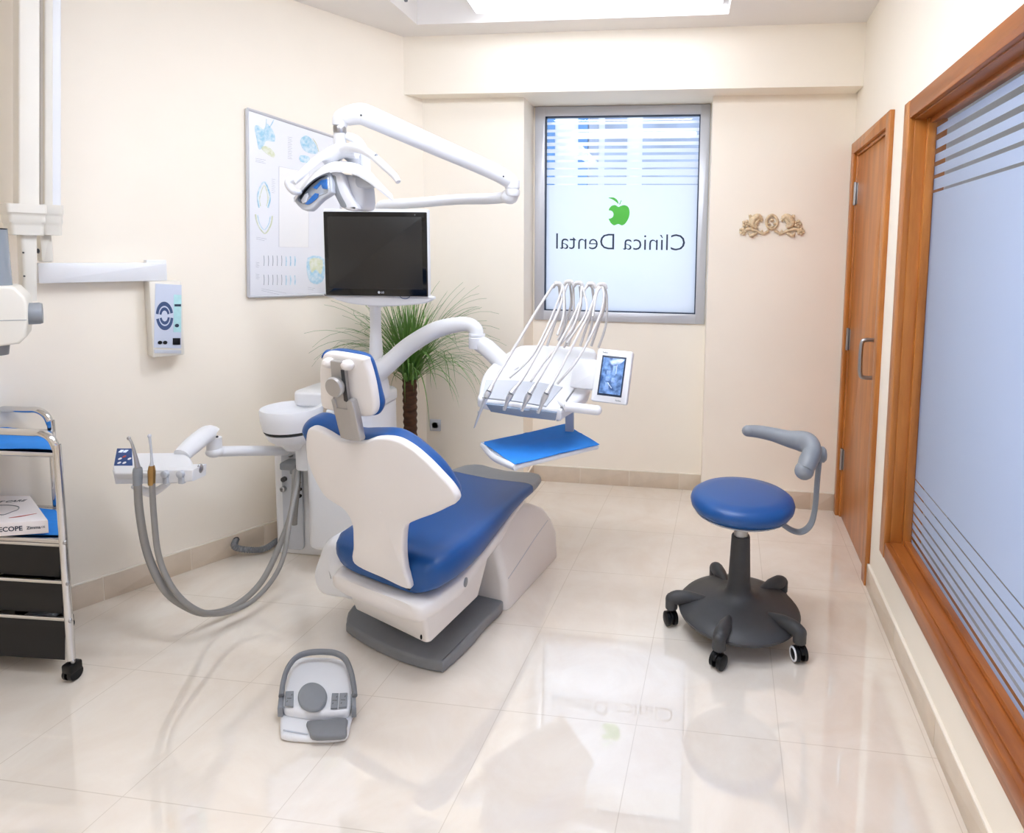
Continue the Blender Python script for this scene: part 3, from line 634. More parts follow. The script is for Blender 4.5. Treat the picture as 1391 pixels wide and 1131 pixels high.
# lamp hub: white body with grey stripe
hl = Fr(D(472, 258, 1.86), X, Z, -Y)
hb_ = [(446, 236), (455, 233), (464, 236), (468, 246), (473, 262), (482, 276), (486, 284), (474, 286), (462, 280), (452, 262), (447, 248)]
b = B(); b.slab(opx(hb_, hl), hl, -.03, 0, .01, 4); hbb = obj('hub_cover', b, WHITE, lamp)
b = B(); b.slab(opx([(448.5, 240), (455, 238.5), (457, 246), (462, 262), (470, 278), (469, 282), (463, 280), (455, 263), (450, 250)], hl, .001), hl, -.001, .002, .001); obj('grip_strip', b, GREY2, hbb)
b = B(); b.slab(opx([(462, 240), (478, 238), (492, 246), (496, 262), (496, 280), (490, 285), (474, 284), (466, 268)], hl, -.05), hl, -.13, -.03, .02, 5); obj('lamp_body', b, WHITE, lamp, ang=60)
b = B(); b.slab(opx([(483, 242), (492, 240), (506, 250), (503, 254), (486, 254)], hl, -.03), hl, -.06, -.028, .004); obj('shade_bracket', b, LGREY, lamp)
# handles
b = B(); b.tube([D(445, 212, 1.93), D(435, 214, 1.9), D(420, 226, 1.86), D(407, 239, 1.82), D(398, 247, 1.8)], [.014, .013, .012, .012, .011], 12, 6)
b.tube([D(398, 243, 1.8), D(392, 246, 1.79), D(392, 252, 1.79), D(399, 260, 1.8), D(407, 261, 1.84)], [.012, .011, .011, .011, .008], 12, 6); b.tube([D(442, 218, 1.95), D(462, 205, 1.95), D(485, 207, 1.95)], [.03, .026, .02], 14, 6); obj('left_handle', b, WHITE, lamp, ang=60)
b = B(); b.tube([D(463, 206, 1.95), D(475, 201, 1.92), D(490, 203, 1.88), D(505, 211, 1.84), D(520, 224, 1.8), D(535, 238, 1.77), D(541, 247, 1.76)], [.018, .016, .014, .012, .0115, .0105, .008], 12, 6); rh = obj('right_handle', b, WHITE, lamp, ang=60)
b = B(); b.ell(D(511, 212, 1.82), .006, .006, .008); obj('handle_screw', b, GREY, rh)

# ================================================================== DELIVERY TABLE (dentist side)
tab = thing('delivery_table', 'white dentist delivery table on a curved swing arm above the chair foot', 'delivery table', (-.68, 2.35, .88))
armp = [D(512, 505, 2.58), D(530, 492, 2.58), D(555, 470, 2.58), D(590, 449, 2.56), D(620, 441, 2.54), D(637, 441, 2.53), D(646, 447, 2.52), D(648, 455, 2.52)]
b = B(); b.tube(armp, [.05, .042, .04, .038, .034, .032, .033, .03], 18, 6, sec=(1, .8)); b.lathe([(.06, pb.z-.01), (.052, pb.z+.06), (.04, pb.z+.11)], pf, 24); obj('swing_arm', b, WHITE, tab, ang=60)
ek = D(648, 462, 2.52)
b = B(); b.lathe([(.034, -.035), (.036, -.03), (.036, .012), (.033, .014), (.033, .018), (.036, .02), (.035, .03)], Fr(ek), 24); obj('arm_joint', b, WHITE, tab)
b = B(); b.tube([D(650, 466, 2.52), D(662, 473, 2.5), D(684, 494, 2.45), D(700, 508, 2.42)], [.036, .04, .04, .036], 16, 4, sec=(1.0, .8)); obj('spring_arm', b, WHITE, tab, ang=60)
# body
topz = .965
top = [(655, 511), (664, 497), (679, 484), (697, 472), (713, 467), (760, 468), (811, 473), (808, 500), (802, 531), (789, 544), (766, 560), (757, 561), (700, 552), (652, 545), (650, 538)]
tn = Vector((.12, -.32, 1)).normalized(); to = D(730, 515, 2.36); tfm = Fr(to, Vector((1, 0, -.12)), Vector((0, 1, .3)), None)
b = B(); b.slab(opx([(651, 530), (655, 511), (664, 497), (679, 484), (697, 473), (713, 467.5), (760, 468.5), (808, 473.5), (806, 500), (801, 530), (790, 540), (765, 556), (757, 557), (700, 548), (653, 541)], tfm, 0, 4), tfm, -.05, 0, .016, 5); tb_ = obj('table_body', b, WHITE, tab, ang=50)
b = B(); b.slab([tfm.px(*t, .002) for t in ((660, 516), (700, 517), (735, 520), (764, 526), (742, 552), (700, 545), (655, 540))], tfm, -.002, .005, .002); tr_ = obj('holder_panel', b, LGREY, tb_)
p1_, p2_ = tfm.p(*tfm.px(657, 543, 0), 0), tfm.p(*tfm.px(757, 557, 0), 0)
b = B(); ff = Fr(p1_, p2_-p1_, tfm.z); ff.z = ff.z if ff.z.y < 0 else -ff.z; fl_ = (p2_-p1_).length
b.slab([(0.01, -.012), (fl_*.3, -.01), (fl_*.32, -.016), (fl_*.62, -.014), (fl_*.64, -.008), (fl_, -.008), (fl_-.004, -.043), (fl_*.5, -.047), (.03, -.044)], ff, -.01, .007, .003)
obj('front_strip', b, BGREY, tb_)
b = B(); b.tube([D(768, 552, 2.18), D(790, 554.5, 2.18), D(810, 557, 2.18)], .0185, 16, 2); b.ell(D(811, 557, 2.18), .0185); b.tube([D(760, 545, 2.24), D(770, 552, 2.18)], .014, 12, 1); obj('side_handle', b, WHITE, tab)
# touch screen
sa, sb_, sc_, sd = D(812.5, 474, 2.3), D(858, 478, 2.28), D(849, 549, 2.22), D(802, 542.5, 2.24)
sfm = Fr((sa+sb_+sc_+sd)/4, (sb_-sa)+(sc_-sd), (sa-sd)+(sb_-sc_)); sw = ((sb_-sa).length+(sc_-sd).length)/4; sh = ((sa-sd).length+(sb_-sc_).length)/4
b = B(); b.box(sfm, -sw-.001, sw+.006, -sh-.003, sh+.003, -.03, .0, .008); b.box(sfm, -sw-.1, 0, -sh+.04, sh-.04, -.05, -.02, .008); ts = obj('touch_panel', b, WHITE, tab)
b = B(); b.box(sfm, -sw+.022, sw-.017, -sh+.022, sh-.022, -.002, .0012, .001); sn = obj('screen_frame', b, PRINTD, ts)
b = B(); b.box(sfm, -sw+.028, sw-.023, -sh+.03, sh-.03, .001, .0018, .0003); obj('screen', b, LCD, sn)
b = B()
for x0, x1, y0, y1 in ((-.019, -.004, .004, .02), (.003, .017, .004, .04), (-.019, -.006, -.02, -.004), (.003, .017, -.024, -.006), (-.019, -.004, -.052, -.026)): b.box(sfm, x0, x1, y0, y1, .0017, .0022, .0002)
obj('display_panel', b, mat('lit pale blue display panel', '#86A8DC', .3, noise=.3, nscale=120, emit='#86A8DC', es=.2), sn)
b = B(); b.tube([sfm.p(-.01, -.026, .0024), sfm.p(.008, -.046, .0024)], .0011, 6, 1); obj('display_figure', b, LCDW, sn)
b = B(); b.tube([sfm.p(.018, .045, .0024), sfm.p(.018, .01, .0024)], .0008, 6, 1)
obj('display_figure', b, LCDW, sn)
for x_, y_ in ((-sw+.032, sh-.011), (sw-.028, -sh+.009)):
    b = B(); text(b, 'Fedesa', sfm.at(x_, y_, .0), .008, bold=.0001); obj('maker_mark', b, GREY, ts, smooth=False)
# under-tray
b = B(); t1 = D(774, 556, 2.47); b.box(Fr((t1.x, t1.y, .668)), -.018, .018, -.012, .012, 0, t1.z-.668, .005); obj('tray_post', b, LGREY, tab)
trz = .69
tc = [G(656, 601, trz), G(767, 577, trz), G(812, 603, trz), G(701, 630, trz)]
tt = thing('instrument_tray', 'white instrument tray hanging under the delivery table', 'tray', (-.55, 2.3, trz-.03))
b = B(); tfz = Fr((0, 0, 0)); cen = sum(tc, Vector())/4
b.slab([(c.x+(cen-c).x*-.02, c.y+(cen-c).y*-.02) for c in [tc[0], tc[1], tc[2], tc[3]]], tfz, trz-.022, trz-.002, .008, 3); obj('tray_plate', b, WHITE, tt)
b = B(); b.tube([tc[0]+Vector((-.0, 0, -.01)), (tc[0]+tc[3])/2+Vector((-.012, -.012, -.016)), tc[3]+Vector((0, 0, -.012))], .013, 12, 6, sec=(1, .9)); obj('tray_edge', b, WHITE, tt, ang=60)
def cloth(name, corners, z, lab, nx=26, ny=18, amp=.0025, grp=None, fold=True, seed=1, th=.0015):
    b = B(); rnd = random.Random(seed); ph = [rnd.uniform(0, 6) for _ in range(4)]; g = {}
    for k in (0, 1):
        for i in range(nx+1):
            for j in range(ny+1):
                u, v = i/nx, j/ny; p = (corners[0]*(1-u)+corners[1]*u)*(1-v)+(corners[3]*(1-u)+corners[2]*u)*v
                e = min(u, 1-u, v, 1-v); h = amp*(.6+math.sin(u*7+ph[0]+v*3)*.5+math.sin(v*9+ph[1]-u*4)*.5)
                if fold: h += .0018*math.exp(-((u-.5)/.02)**2)+.0018*math.exp(-((v-.5)/.02)**2)
                g[k, i, j] = len(b.v)+0; b.v.append(Vector((p.x, p.y, z+h+k*th)))
    for i in range(nx):
        for j in range(ny):
            for k in (0, 1): b.f.append((g[k, i, j], g[k, i+1, j], g[k, i+1, j+1], g[k, i, j+1]))
    bd = [(i, 0) for i in range(nx)]+[(nx, j) for j in range(ny)]+[(nx-i, ny) for i in range(nx)]+[(0, ny-j) for j in range(ny)]
    for a in range(len(bd)):
        p, q = bd[a], bd[(a+1) % len(bd)]; b.f.append((g[0, *p], g[0, *q], g[1, *q], g[1, *p]))
    o = obj(name, b, BLUEP); tag(o, lab, 'napkin', grp); return o
ext = [c+(c-cen)*.03 for c in tc]
cloth('paper_napkin', ext, trz-.0015, 'bright blue paper napkin unfolded on the tray under the delivery table')
# handpieces with hoses over the whip rail
hp_names = [
 ('longest leftmost silver turbine handpiece hanging past the table edge with its hose', [(644, 581), (651, 562), (660, 540)], [(664, 532), (676, 510), (700, 470), (727, 425), (752, 387)], (757, 386), (766, 400, 766, 440, 758, 462), 'handpiece'),
 ('second silver handpiece from the left lying on the delivery table with its hose', [(685, 557), (689, 545)], [(694, 535), (712, 511), (735, 470), (757, 425), (770, 388)], (777, 384), (779, 400, 778, 440, 766, 472), 'handpiece'),
 ('middle silver handpiece on the delivery table with its hose', [(709, 558), (714, 545)], [(719, 535), (738, 505), (755, 475), (778, 432), (796, 390)], (802, 388), (806, 400, 805, 435, 796, 470), 'handpiece'),
 ('rightmost silver handpiece on the delivery table with its hose', [(731, 561), (737, 546)], [(742, 535), (762, 500), (780, 465), (800, 425), (812, 392)], (818, 389), (824, 400, 823, 440, 813, 472), 'handpiece')]
hzt = []
for i, (lab, tip, hose, pk, dn_, cat) in enumerate(hp_names):
    t = thing('dental_handpiece', lab, cat, D(*tip[-1], 2.1), 'handpieces laid on the delivery table')
    y0 = 2.12 if i else 2.08; yt = 2.5
    T = [D(*p, y0) for p in tip]; Hs = [D(u, v, y0+(yt-y0)*((535-v)/150)) for u, v in hose]
    b = B(); g0 = Hs[0]
    b.tube([T[-1], T[-1]*.5+g0*.5, g0], [.009, .0115, .0115], 12, 4); b.tube([g0, g0*.6+Hs[1]*.4], [.011, .008], 12, 1); obj('grip', b, SILV, t, ang=60)
    b = B(); b.tube(T, [.0022, .005, .0085] if i == 0 else [.005, .0085], 10, 4); b.lathe([(.0, 0), (.006, 0), (.006, .01), (0, .01)], Fr(T[0 if i else 1]), 10); obj('head', b, SILV, t)
    b = B(); b.tube([g0*.7+Hs[1]*.3]+Hs[1:]+[D(*pk, yt+.02)]+[D(dn_[k], dn_[k+1], yt+.02+.0*k) for k in (0, 2, 4)], .0052 if i else .006, 10, 8); obj('hose', b, HOSEL, t, ang=60)
# extra hose loops between the handpieces
for lab, pts in (('thin hose loop behind the first handpiece on the delivery table', [(692, 513), (722, 484), (745, 440), (761, 400), (764, 388), (766, 402), (765, 430), (757, 455)]), ('thin hose loop behind the middle handpiece on the delivery table', [(721, 518), (742, 488), (775, 450), (788, 415), (790, 390), (794, 400), (796, 425), (770, 466)]),
                 ('thin hose loop near the touch panel on the delivery table', [(757, 521), (782, 492), (803, 455), (816, 425), (820, 404), (818, 390), (811, 398), (805, 430)])):
    b = B(); b.tube([D(u, v, 2.2+(2.47-2.2)*min(1, max(0, (520-v)/130))) for u, v in pts], .0048, 10, 8); o = obj('whip_hose', b, HOSEL); tag(o, lab, 'hose', 'hose loops over the whip rail')
for k, (u, v) in enumerate(((757, 387), (772, 384), (785, 386), (802, 387), (817, 388))):
    b = B(); c = D(u, v, 2.5); b.tube([c+Vector((-.018, 0, -.012)), c+Vector((-.008, 0, .004)), c+Vector((.012, 0, .004)), c+Vector((.022, 0, -.014))], [.006, .009, .009, .006], 12, 5)
    rl = [D(u+2, v+2, 2.52), D(u+4, v+28, 2.56), D(u-4, 440, 2.58), D(u-14, 470, 2.56)]; b.tube(rl, [.004, .006, .006, .006], 10, 5); obj('whip_arm', b, HOSEL, tab, ang=60)

# ================================================================== ASSISTANT CONSOLE
con = thing('assistant_console', 'small white assistant console with blue keypad on an arm by the left wall', 'console', D(210, 640, 1.95))
b = B(); b.tube([D(388, 612, 2.5), D(340, 612, 2.33), D(296, 613, 2.2)], .03, 18, 3, sec=(.72, .9), up=Z); b.ell(D(292, 613, 2.19), .034, .034, .024); obj('lower_arm', b, WHITE, con, ang=60)
b = B(); b.lathe([(.028, -.02), (.028, .03)], Fr(D(291, 604, 2.19)), 20); b.tube([D(292, 590, 2.17), D(283, 588, 2.15), D(262, 604, 2.05), D(247, 618, 1.99)], [.032, .036, .035, .03], 16, 4, sec=(.8, 1)); ua2 = obj('upper_arm', b, WHITE, con, ang=60)
b = B(); b.ell(D(295, 593, 2.14), .0045); obj('arm_screw', b, DGREY, ua2)
c0, c1, c2, c3 = G(158, 609, .83), G(248, 614, .83), G(262, 641, .805), G(153, 642, .805)
cz = Fr(D(208, 626, 1.95), X, (0, 1, .45))
b = B(); b.slab(opx([(160, 607.5), (178, 608), (182, 614.5), (248, 614), (258, 621), (262, 634), (262, 642), (155, 643), (153, 634), (156, 618)], cz, 0, 1), cz, -.03, 0, .006, 4); cb = obj('console_body', b, WHITE, con)
b = B(); cf2 = Fr(cz.p(*cz.px(208, 641, -.005), -.005), X, Z, -Y); b.slab(opx([(154, 638), (264, 637), (263, 653), (240, 656), (158, 657)], cf2, 0, 1), cf2, -.06, .006, .006); b.tube([D(182, 659, 1.95), D(205, 669, 1.95), D(228, 656, 1.95)], [.012, .016, .01], 10, 4); obj('console_front', b, WHITE, con)
b = B(); b.slab([cz.px(*t, .001) for t in ((159, 609), (179, 609), (180, 632), (155, 632))], cz, -.001, .002, .0008); kp = obj('keypad', b, PRINTB, con)
for u, v, m_ in ((165, 612.5, LCDW), (171, 612.5, LCDW), (163, 623, PAPER), (169, 620, RED), (176, 623, PAPER), (162, 628.5, PAPER), (169, 628.5, PAPER)):
    x_, y_ = cz.px(u, v, .002); b = B(); b.slab(circ(x_, y_, .0062, .006, 14) if v > 615 else rrect(x_-.007, x_+.007, y_-.008, y_+.006, .001), cz, .002, .0032, .0005); obj('key', b, m_, kp)
for u in (226, 247):
    b = B(); b.lathe([(.013, -.002), (.013, .012), (.009, .014), (0, .014)], Fr(cf2.p(*cf2.px(u, 643, .006), .006), X, Z, -Y), 18); b.box(Fr(cf2.p(*cf2.px(u, 649, .006), .006), X, Z, -Y), -.01, .01, -.02, .006, -.01, .008, .003); obj('hose_cradle', b, LGREY, con)
b = B(); b.lathe([(.011, 0), (.014, .02), (.011, .03)], Fr(D(261, 642, 1.95), (0, 1, 0), Z, X), 16); b.ell(D(272, 636, 1.94), .007, .012, .018); b.ell(D(269, 645, 1.94), .01, .01, .008); obj('cross_knob', b, STEEL, con, ang=60)
for i, (lab, tip, col, hs_, rr) in enumerate((
   ('large suction tube with a fine angled tip, left one on the assistant console', [(175, 595), (179, 602), (184, 620), (187, 635)], [(187, 640), (189, 690), (200, 750), (222, 798), (250, 822), (282, 833), (320, 822), (355, 790), (380, 740), (397, 690), (401, 638)], [(187, 640)], .0125),
   ('slim air syringe with an upright tip, right one on the assistant console', [(203, 592), (205, 608), (206, 625), (206, 632)], [(206, 640), (209, 700), (217, 760), (240, 806), (274, 831), (310, 831), (350, 810), (382, 765), (395, 700), (403, 660), (405, 636)], [(206, 640)], .0095))):
    t = thing('suction_tube' if i == 0 else 'air_syringe', lab, 'dental hose tool', D(*hs_[0], 1.83))
    T = [D(*p, 1.83) for p in tip]
    b = B(); b.tube(T, [.004, .004, .006, .009] if i == 0 else [.0045, .0035, .004, .007], 10, 5); b.ell(T[0], .006, .006, .007); obj('tip', b, STEEL if i == 0 else LGREY, t, ang=60)
    b = B(); b.tube([T[-1], D(*hs_[0], 1.83), D(hs_[0][0], hs_[0][1]+18, 1.83)], [.012, .015, .0135] if i == 0 else [.008, .012, .011], 14, 3); obj('handle', b, GREY2 if i == 0 else BRASS, t, ang=60)
    P = []; n = len(col)
    for k, (u, v) in enumerate(col):
        f_ = k/(n-1); y = 1.83+(2.46-1.83)*max(0, (f_-.35)/.65)**1.0
        p = D(u, v, y)
        if p.z < rr+.003: p = G(u, v, rr+.003)
        P.append(p)
    b = B(); b.tube(P, rr, 12, 8); obj('hose', b, HOSE, t, ang=60)
b = B(); b.tube([D(404, 636, 2.47), D(405, 655, 2.47), D(402, 690, 2.46), D(400, 712, 2.46)], [.014, .011, .009, .012], 12, 5); obj('parked_hose', b, HOSE, unit, ang=60)

# ================================================================== PLANT
py_ = 3.05; px_ = D(557, 550, py_).x
pl = thing('potted_palm', 'green ponytail palm with long thin drooping leaves in the back corner', 'plant', (px_, py_, 0))
b = B(); b.lathe([(.08, 0), (.085, .01), (.1, .27), (.108, .28), (.108, .3), (.098, .3), (.094, .27)], Fr((px_, py_, 0)), 28); obj('pot', b, BLACK, pl)
b = B(); b.lathe([(.093, .262), (.06, .275), (0, .28)], Fr((px_, py_, 0)), 22); obj('soil', b, SOIL, pl)
tzt = D(558, 515, py_).z
b = B(); pr = []; rnd = random.Random(4)
for k in range(26):
    z = .27+(tzt-.27)*k/25; pr.append((.03+.005*(k % 2)+.005*(k/25), z))
b.lathe(pr, Fr((px_, py_, 0)), 16); obj('trunk', b, BARK, pl, ang=25)
b = B()
for k in range(300):
    a = rnd.uniform(0, 2*math.pi); up = rnd.uniform(.0, 1); L = rnd.uniform(.38, .66)*(1 if up > .3 else .8)
    el = R(85-up*48); d0 = Vector((math.cos(a)*math.cos(el), math.sin(a)*math.cos(el), math.sin(el)))
    g = (.25+up*2.6)*(1 if rnd.random() < .7 else 1.7); base = Vector((px_+rnd.uniform(-.025, .025), py_+rnd.uniform(-.025, .025), tzt-.03+rnd.uniform(0, .07)))
    N = 12; w0 = rnd.uniform(.0035, .0062); s = Vector((-math.sin(a), math.cos(a), 0)); L1, R1 = [], []
    p = base.copy(); d = d0.copy(); ca = rnd.uniform(-.5, .5)
    for i in range(N+1):
        t = i/N; wd_ = w0*(1-t**1.5)*(.5+min(t*6, .5))+.0003
        q = p.copy(); lim = xL(q.y)+.03
        if q.x < lim: q.x = lim+.004*rnd.random()
        if q.y > YL-.02: q.y = YL-.02-.004*rnd.random()
        L1.append(q+s*wd_); R1.append(q-s*wd_)
        d = (d+Vector((s.x*ca*.02, s.y*ca*.02, -g*.09*(t+.15)))).normalized(); p = p+d*(L/N)
    vs = L1+R1+[(L1[i]+R1[i])/2-Z*.0012 for i in range(N+1)]; m_ = N+1; fs = []
    for i in range(N): fs += [(i, i+1, m_*2+i+1, m_*2+i), (m_*2+i, m_*2+i+1, m_+i+1, m_+i)]
    b.add(vs, fs)
obj('foliage', b, LEAF, pl, recalc=False)

# ================================================================== STOOL
sx, sy = .252, 2.28
st_ = thing('dentist_stool', 'round blue dentist stool with grey curved armrest on a dark wheeled base', 'stool', (sx, sy, 0))
sf_ = Fr((sx, sy, 0)); 
b = B(); b.lathe([(0, .468), (.15, .47), (.178, .478), (.192, .495), (.195, .512), (.19, .528), (.172, .54), (.13, .545), (0, .546)], sf_, 44); obj('seat', b, BLUE, st_, ang=70)
b = B(); b.lathe([(0, .452), (.14, .455), (.172, .468), (.18, .476), (0, .478)], sf_, 40); obj('seat_pan', b, LGREY, st_, ang=50)
b = B(); b.lathe([(.0, .33), (.027, .33), (.027, .453), (0, .453)], sf_, 24); obj('gas_column', b, STEEL, st_)
b = B(); b.lathe([(.0, .375), (.033, .375), (.035, .37), (.042, .2), (.047, .16), (.06, .14), (.1, .128), (.18, .112), (.222, .096), (.232, .084), (.228, .072), (.2, .066), (0, .066)], sf_, 56)
angs = [R(t) for t in (184, 250, 321, 42, 107)]; RC = .25
for a in angs:
    u_ = Vector((math.cos(a), math.sin(a), 0)); c = sf_.o
    b.tube([c+u_*.12+Z*.108, c+u_*.19+Z*.112, c+u_*.235+Z*.112, c+u_*(RC+.008)+Z*.106], [.012, .026, .027, .024], 14, 5, sec=(1, .95)); b.ell(c+u_*(RC+.008)+Z*.104, .0245, .0245, .025); b.tube([c+u_*(RC+.008)+Z*.104, c+u_*(RC+.008)+Z*.07], .024, 14, 1)
obj('base', b, DGREY, st_, ang=50)
for k, a in enumerate(angs):
    u_ = Vector((math.cos(a), math.sin(a), 0)); c = sf_.o+u_*(RC+.01); ax = Vector((math.cos(a+R((20, 70, 55, 40, 100)[k])), math.sin(a+R((20, 70, 55, 40, 100)[k])), 0))
    cfz = Fr(c+Z*.028, Z, Z.cross(ax), ax)
    b = B()
    for s in (-1, 1):
        b.lathe([(0, s*.026), (.017, s*.026), (.021, s*.024), (.0275, s*.021), (.0275, s*.008), (.02, s*.006), (0, s*.006)], cfz, 22)
    cs = obj('caster', b, BLACK, st_, ang=40)
    b = B(); b.slab([(p[0], p[1]) for p in circ(0, 0, .031, n=16, a0=-70, a1=70)]+[(0, .0)], cfz, -.005, .005, .001); b.tube([c+Z*.03, c+Z*.075], .008, 10, 1); obj('fork', b, BLACK, cs)
    if k == 2:
        b = B(); b.tube([cfz.p(.0225*math.cos(R(t)), .0225*math.sin(R(t)), -.0245) for t in range(0, 360, 15)], .0035, 8, 1, closed=True); obj('wheel_ring', b, WHITE, cs)
# backrest arm
yb_ = 2.3
b = B(); arm = [Vector((sx+.08, sy, .462)), D(1070, 722, yb_), D(1088, 722, yb_), D(1101, 712, yb_), D(1107, 690, yb_), D(1110, 655, yb_), D(1113, 622, yb_)]
arm[0] = Vector((sx+.13, sy+.005, .447)); arm[1] = D(1072, 718, yb_); b.tube(arm, .0165, 14, 6, sec=(.42, 1), up=Vector((1, 0, .01))); obj('support_bracket', b, GREY2, st_, ang=60)
b = B(); kc = D(1115, 617, yb_); b.lathe([(0, -.014), (.024, -.014), (.03, -.006), (.03, .01), (.022, .018), (0, .018)], Fr(kc, (0, 1, 0), (0, 0, 1), X), 24); obj('tilt_knob', b, GREY2, st_)
b = B(); b.tube([D(1015, 585, 2.36), D(1030, 586, 2.36), D(1050, 590, 2.35), D(1072, 596, 2.33), D(1088, 599, 2.31), D(1099, 603, 2.28), D(1103, 614, 2.25), D(1098, 626, 2.22), D(1093, 638, 2.2)], [.022, .025, .027, .033, .04, .041, .041, .042, .037], 18, 7, sec=(1, .8)); b.ell(D(1016, 585, 2.36), .024, .022, .022); b.ell(D(1092.5, 639, 2.198), .035, .031, .034); obj('armrest', b, GREY2, st_, ang=70)

# ================================================================== FOOT CONTROL
e1, e2, e3, e4 = Vector((-1.137, 1.534, 0)), Vector((-.948, 1.559, 0)), Vector((-1.113, 1.874, 0)), Vector((-1.348, 1.86, 0))
fc = thing('foot_control', 'white foot pedal with grey dome button and carrying hoop on the floor', 'foot control', ((e1+e2+e3+e4)/4))
fo = Fr((e1+e2)/2, (e2-e1), ((e3+e4)/2-(e1+e2)/2))
def fz(u, v, z): return fo.l(G(u, v, z))
def fpx(pts, z, n=4): return [(p.x, p.y) for p in cr([Vector((*fo.px(u, v, z), 0)) for u, v in pts], n, True)]
b = B(); b.slab(fpx([(381, 995), (385, 1002), (410, 1005), (440, 1006), (462, 1004), (472, 1000), (476, 985), (480, 965), (478, 935), (474, 912), (463, 899), (440, 896), (412, 896), (396, 900), (390, 915), (385, 940), (381, 970)], .012), fo, .001, .02, .008, 3); bb_ = obj('base_shell', b, WHITE, fc)
b = B()
o1 = fpx([(384, 966), (405, 972), (430, 975), (455, 974), (474, 970), (479, 950), (477, 930), (471, 908), (460, 900), (437, 898), (412, 898), (398, 903), (391, 922), (386, 945)], .03)
b.slab(o1, fo, .015, .05, .014, 5, bulge=.004); obj('raised_housing', b, WHITE, fc, ang=50)
b = B(); b.slab([fo.px(424.5+20*math.cos(R(t)), 945+19*math.sin(R(t)), .062) for t in range(0, 360, 8)], fo, .05, .064, .007, 4, bulge=.006); obj('dome_button', b, GREY2, fc, ang=60)
for pp, lab in (([(388, 938.5), (399, 938), (398.5, 959), (386.5, 957.5)], 0), ([(451, 941), (460, 941), (458.5, 961), (449, 961.5)], 0), ([(461.5, 941), (472, 940.5), (471, 959.5), (459.8, 960.5)], 0)):
    b = B(); b.slab([fo.px(*t, .056) for t in pp], fo, .05, .0575, .003); kk = obj('rocker_button', b, GREY2, fc)
    c = sum((Vector(fo.px(*t, .0575)) for t in pp), Vector((0, 0)))/4; b = B(); b.box(fo.at(c.x, c.y, .0574), -.007, .007, -.001, .001, 0, .0006, .0002); b.box(fo.at(c.x, c.y, .0574), -.001, .001, .012, .018, 0, .0006, .0002); b.box(fo.at(c.x, c.y, .0574), -.001, .001, -.016, -.01, 0, .0006, .0002); obj('button_mark', b, DGREY, kk)
b = B(); b.slab(fpx([(417, 978.5), (440, 976.5), (470, 974), (471, 985), (469, 997), (445, 999.5), (424, 999), (420, 990)], .035, 3), fo, .018, .036, .006, 3); obj('pedal_plate', b, GREY, fc)
b = B(); b.tube([fo.p(*fo.px(u, v, .02), .022) for u, v in ((385, 992), (400, 995), (418, 998))], .0022, 8, 3); obj('groove', b, LGREY, bb_)
b = B(); b.tube([fo.p(*fo.px(u, v, z), z) for u, v, z in ((382, 945, .06), (385, 925, .075), (391, 907, .085), (402, 893, .09), (418, 886.5, .09), (437, 885, .09), (456, 887, .09), (469, 895, .09), (476, 910, .085), (480, 928, .075), (482, 945, .06))], .0105, 12, 6, sec=(1, .75)); obj('carrying_hoop', b, GREY, fc, ang=60)
for pp in (((379, 943), (385, 943), (384, 962), (377, 962)), ((477, 943), (483.5, 943), (484, 962), (477.5, 963))):
    b = B(); b.slab([fo.px(*t, .05) for t in pp], fo, .02, .055, .005); obj('hoop_bracket', b, GREY2, fc)

# ================================================================== X-RAY UNIT ON THE LEFT WALL
wl = Fr((xL(2), 2, 0), Vector((.599, 1, 0)), Z)            # x along the wall away from camera, z into the room
if wl.z.x < 0: wl.z = -wl.z
WN = wl.z
xr = thing('xray_unit', 'ivory wall mounted dental x-ray arm with folded columns on the left wall', 'x-ray machine', wl.p(.1, 1.3, 0))
def wpx(u, v, z): return wl.px(u, v, z)
def wbox(b, u0, v0, u1, v1, z0, z1, r=.006, uv=None):
    vm = (max(v0, 0)+v1)/2; x0, x1 = wpx(u0, vm, z1)[0], wpx(u1, vm, z1)[0]; um = (u0+u1)/2; y0, y1 = wpx(um, v0, z1)[1], wpx(um, v1, z1)[1]; b.box(wl, min(x0, x1), max(x0, x1), min(y0, y1), max(y0, y1), z0, z1, r)
b = B(); wbox(b, 52, 357, 227, 383, .004, .055, .004); br = obj('wall_bracket', b, WHITE, xr)
b = B(); wbox(b, 199, 353, 226, 359, .004, .04, .003); obj('bracket_cap', b, WHITE, br)
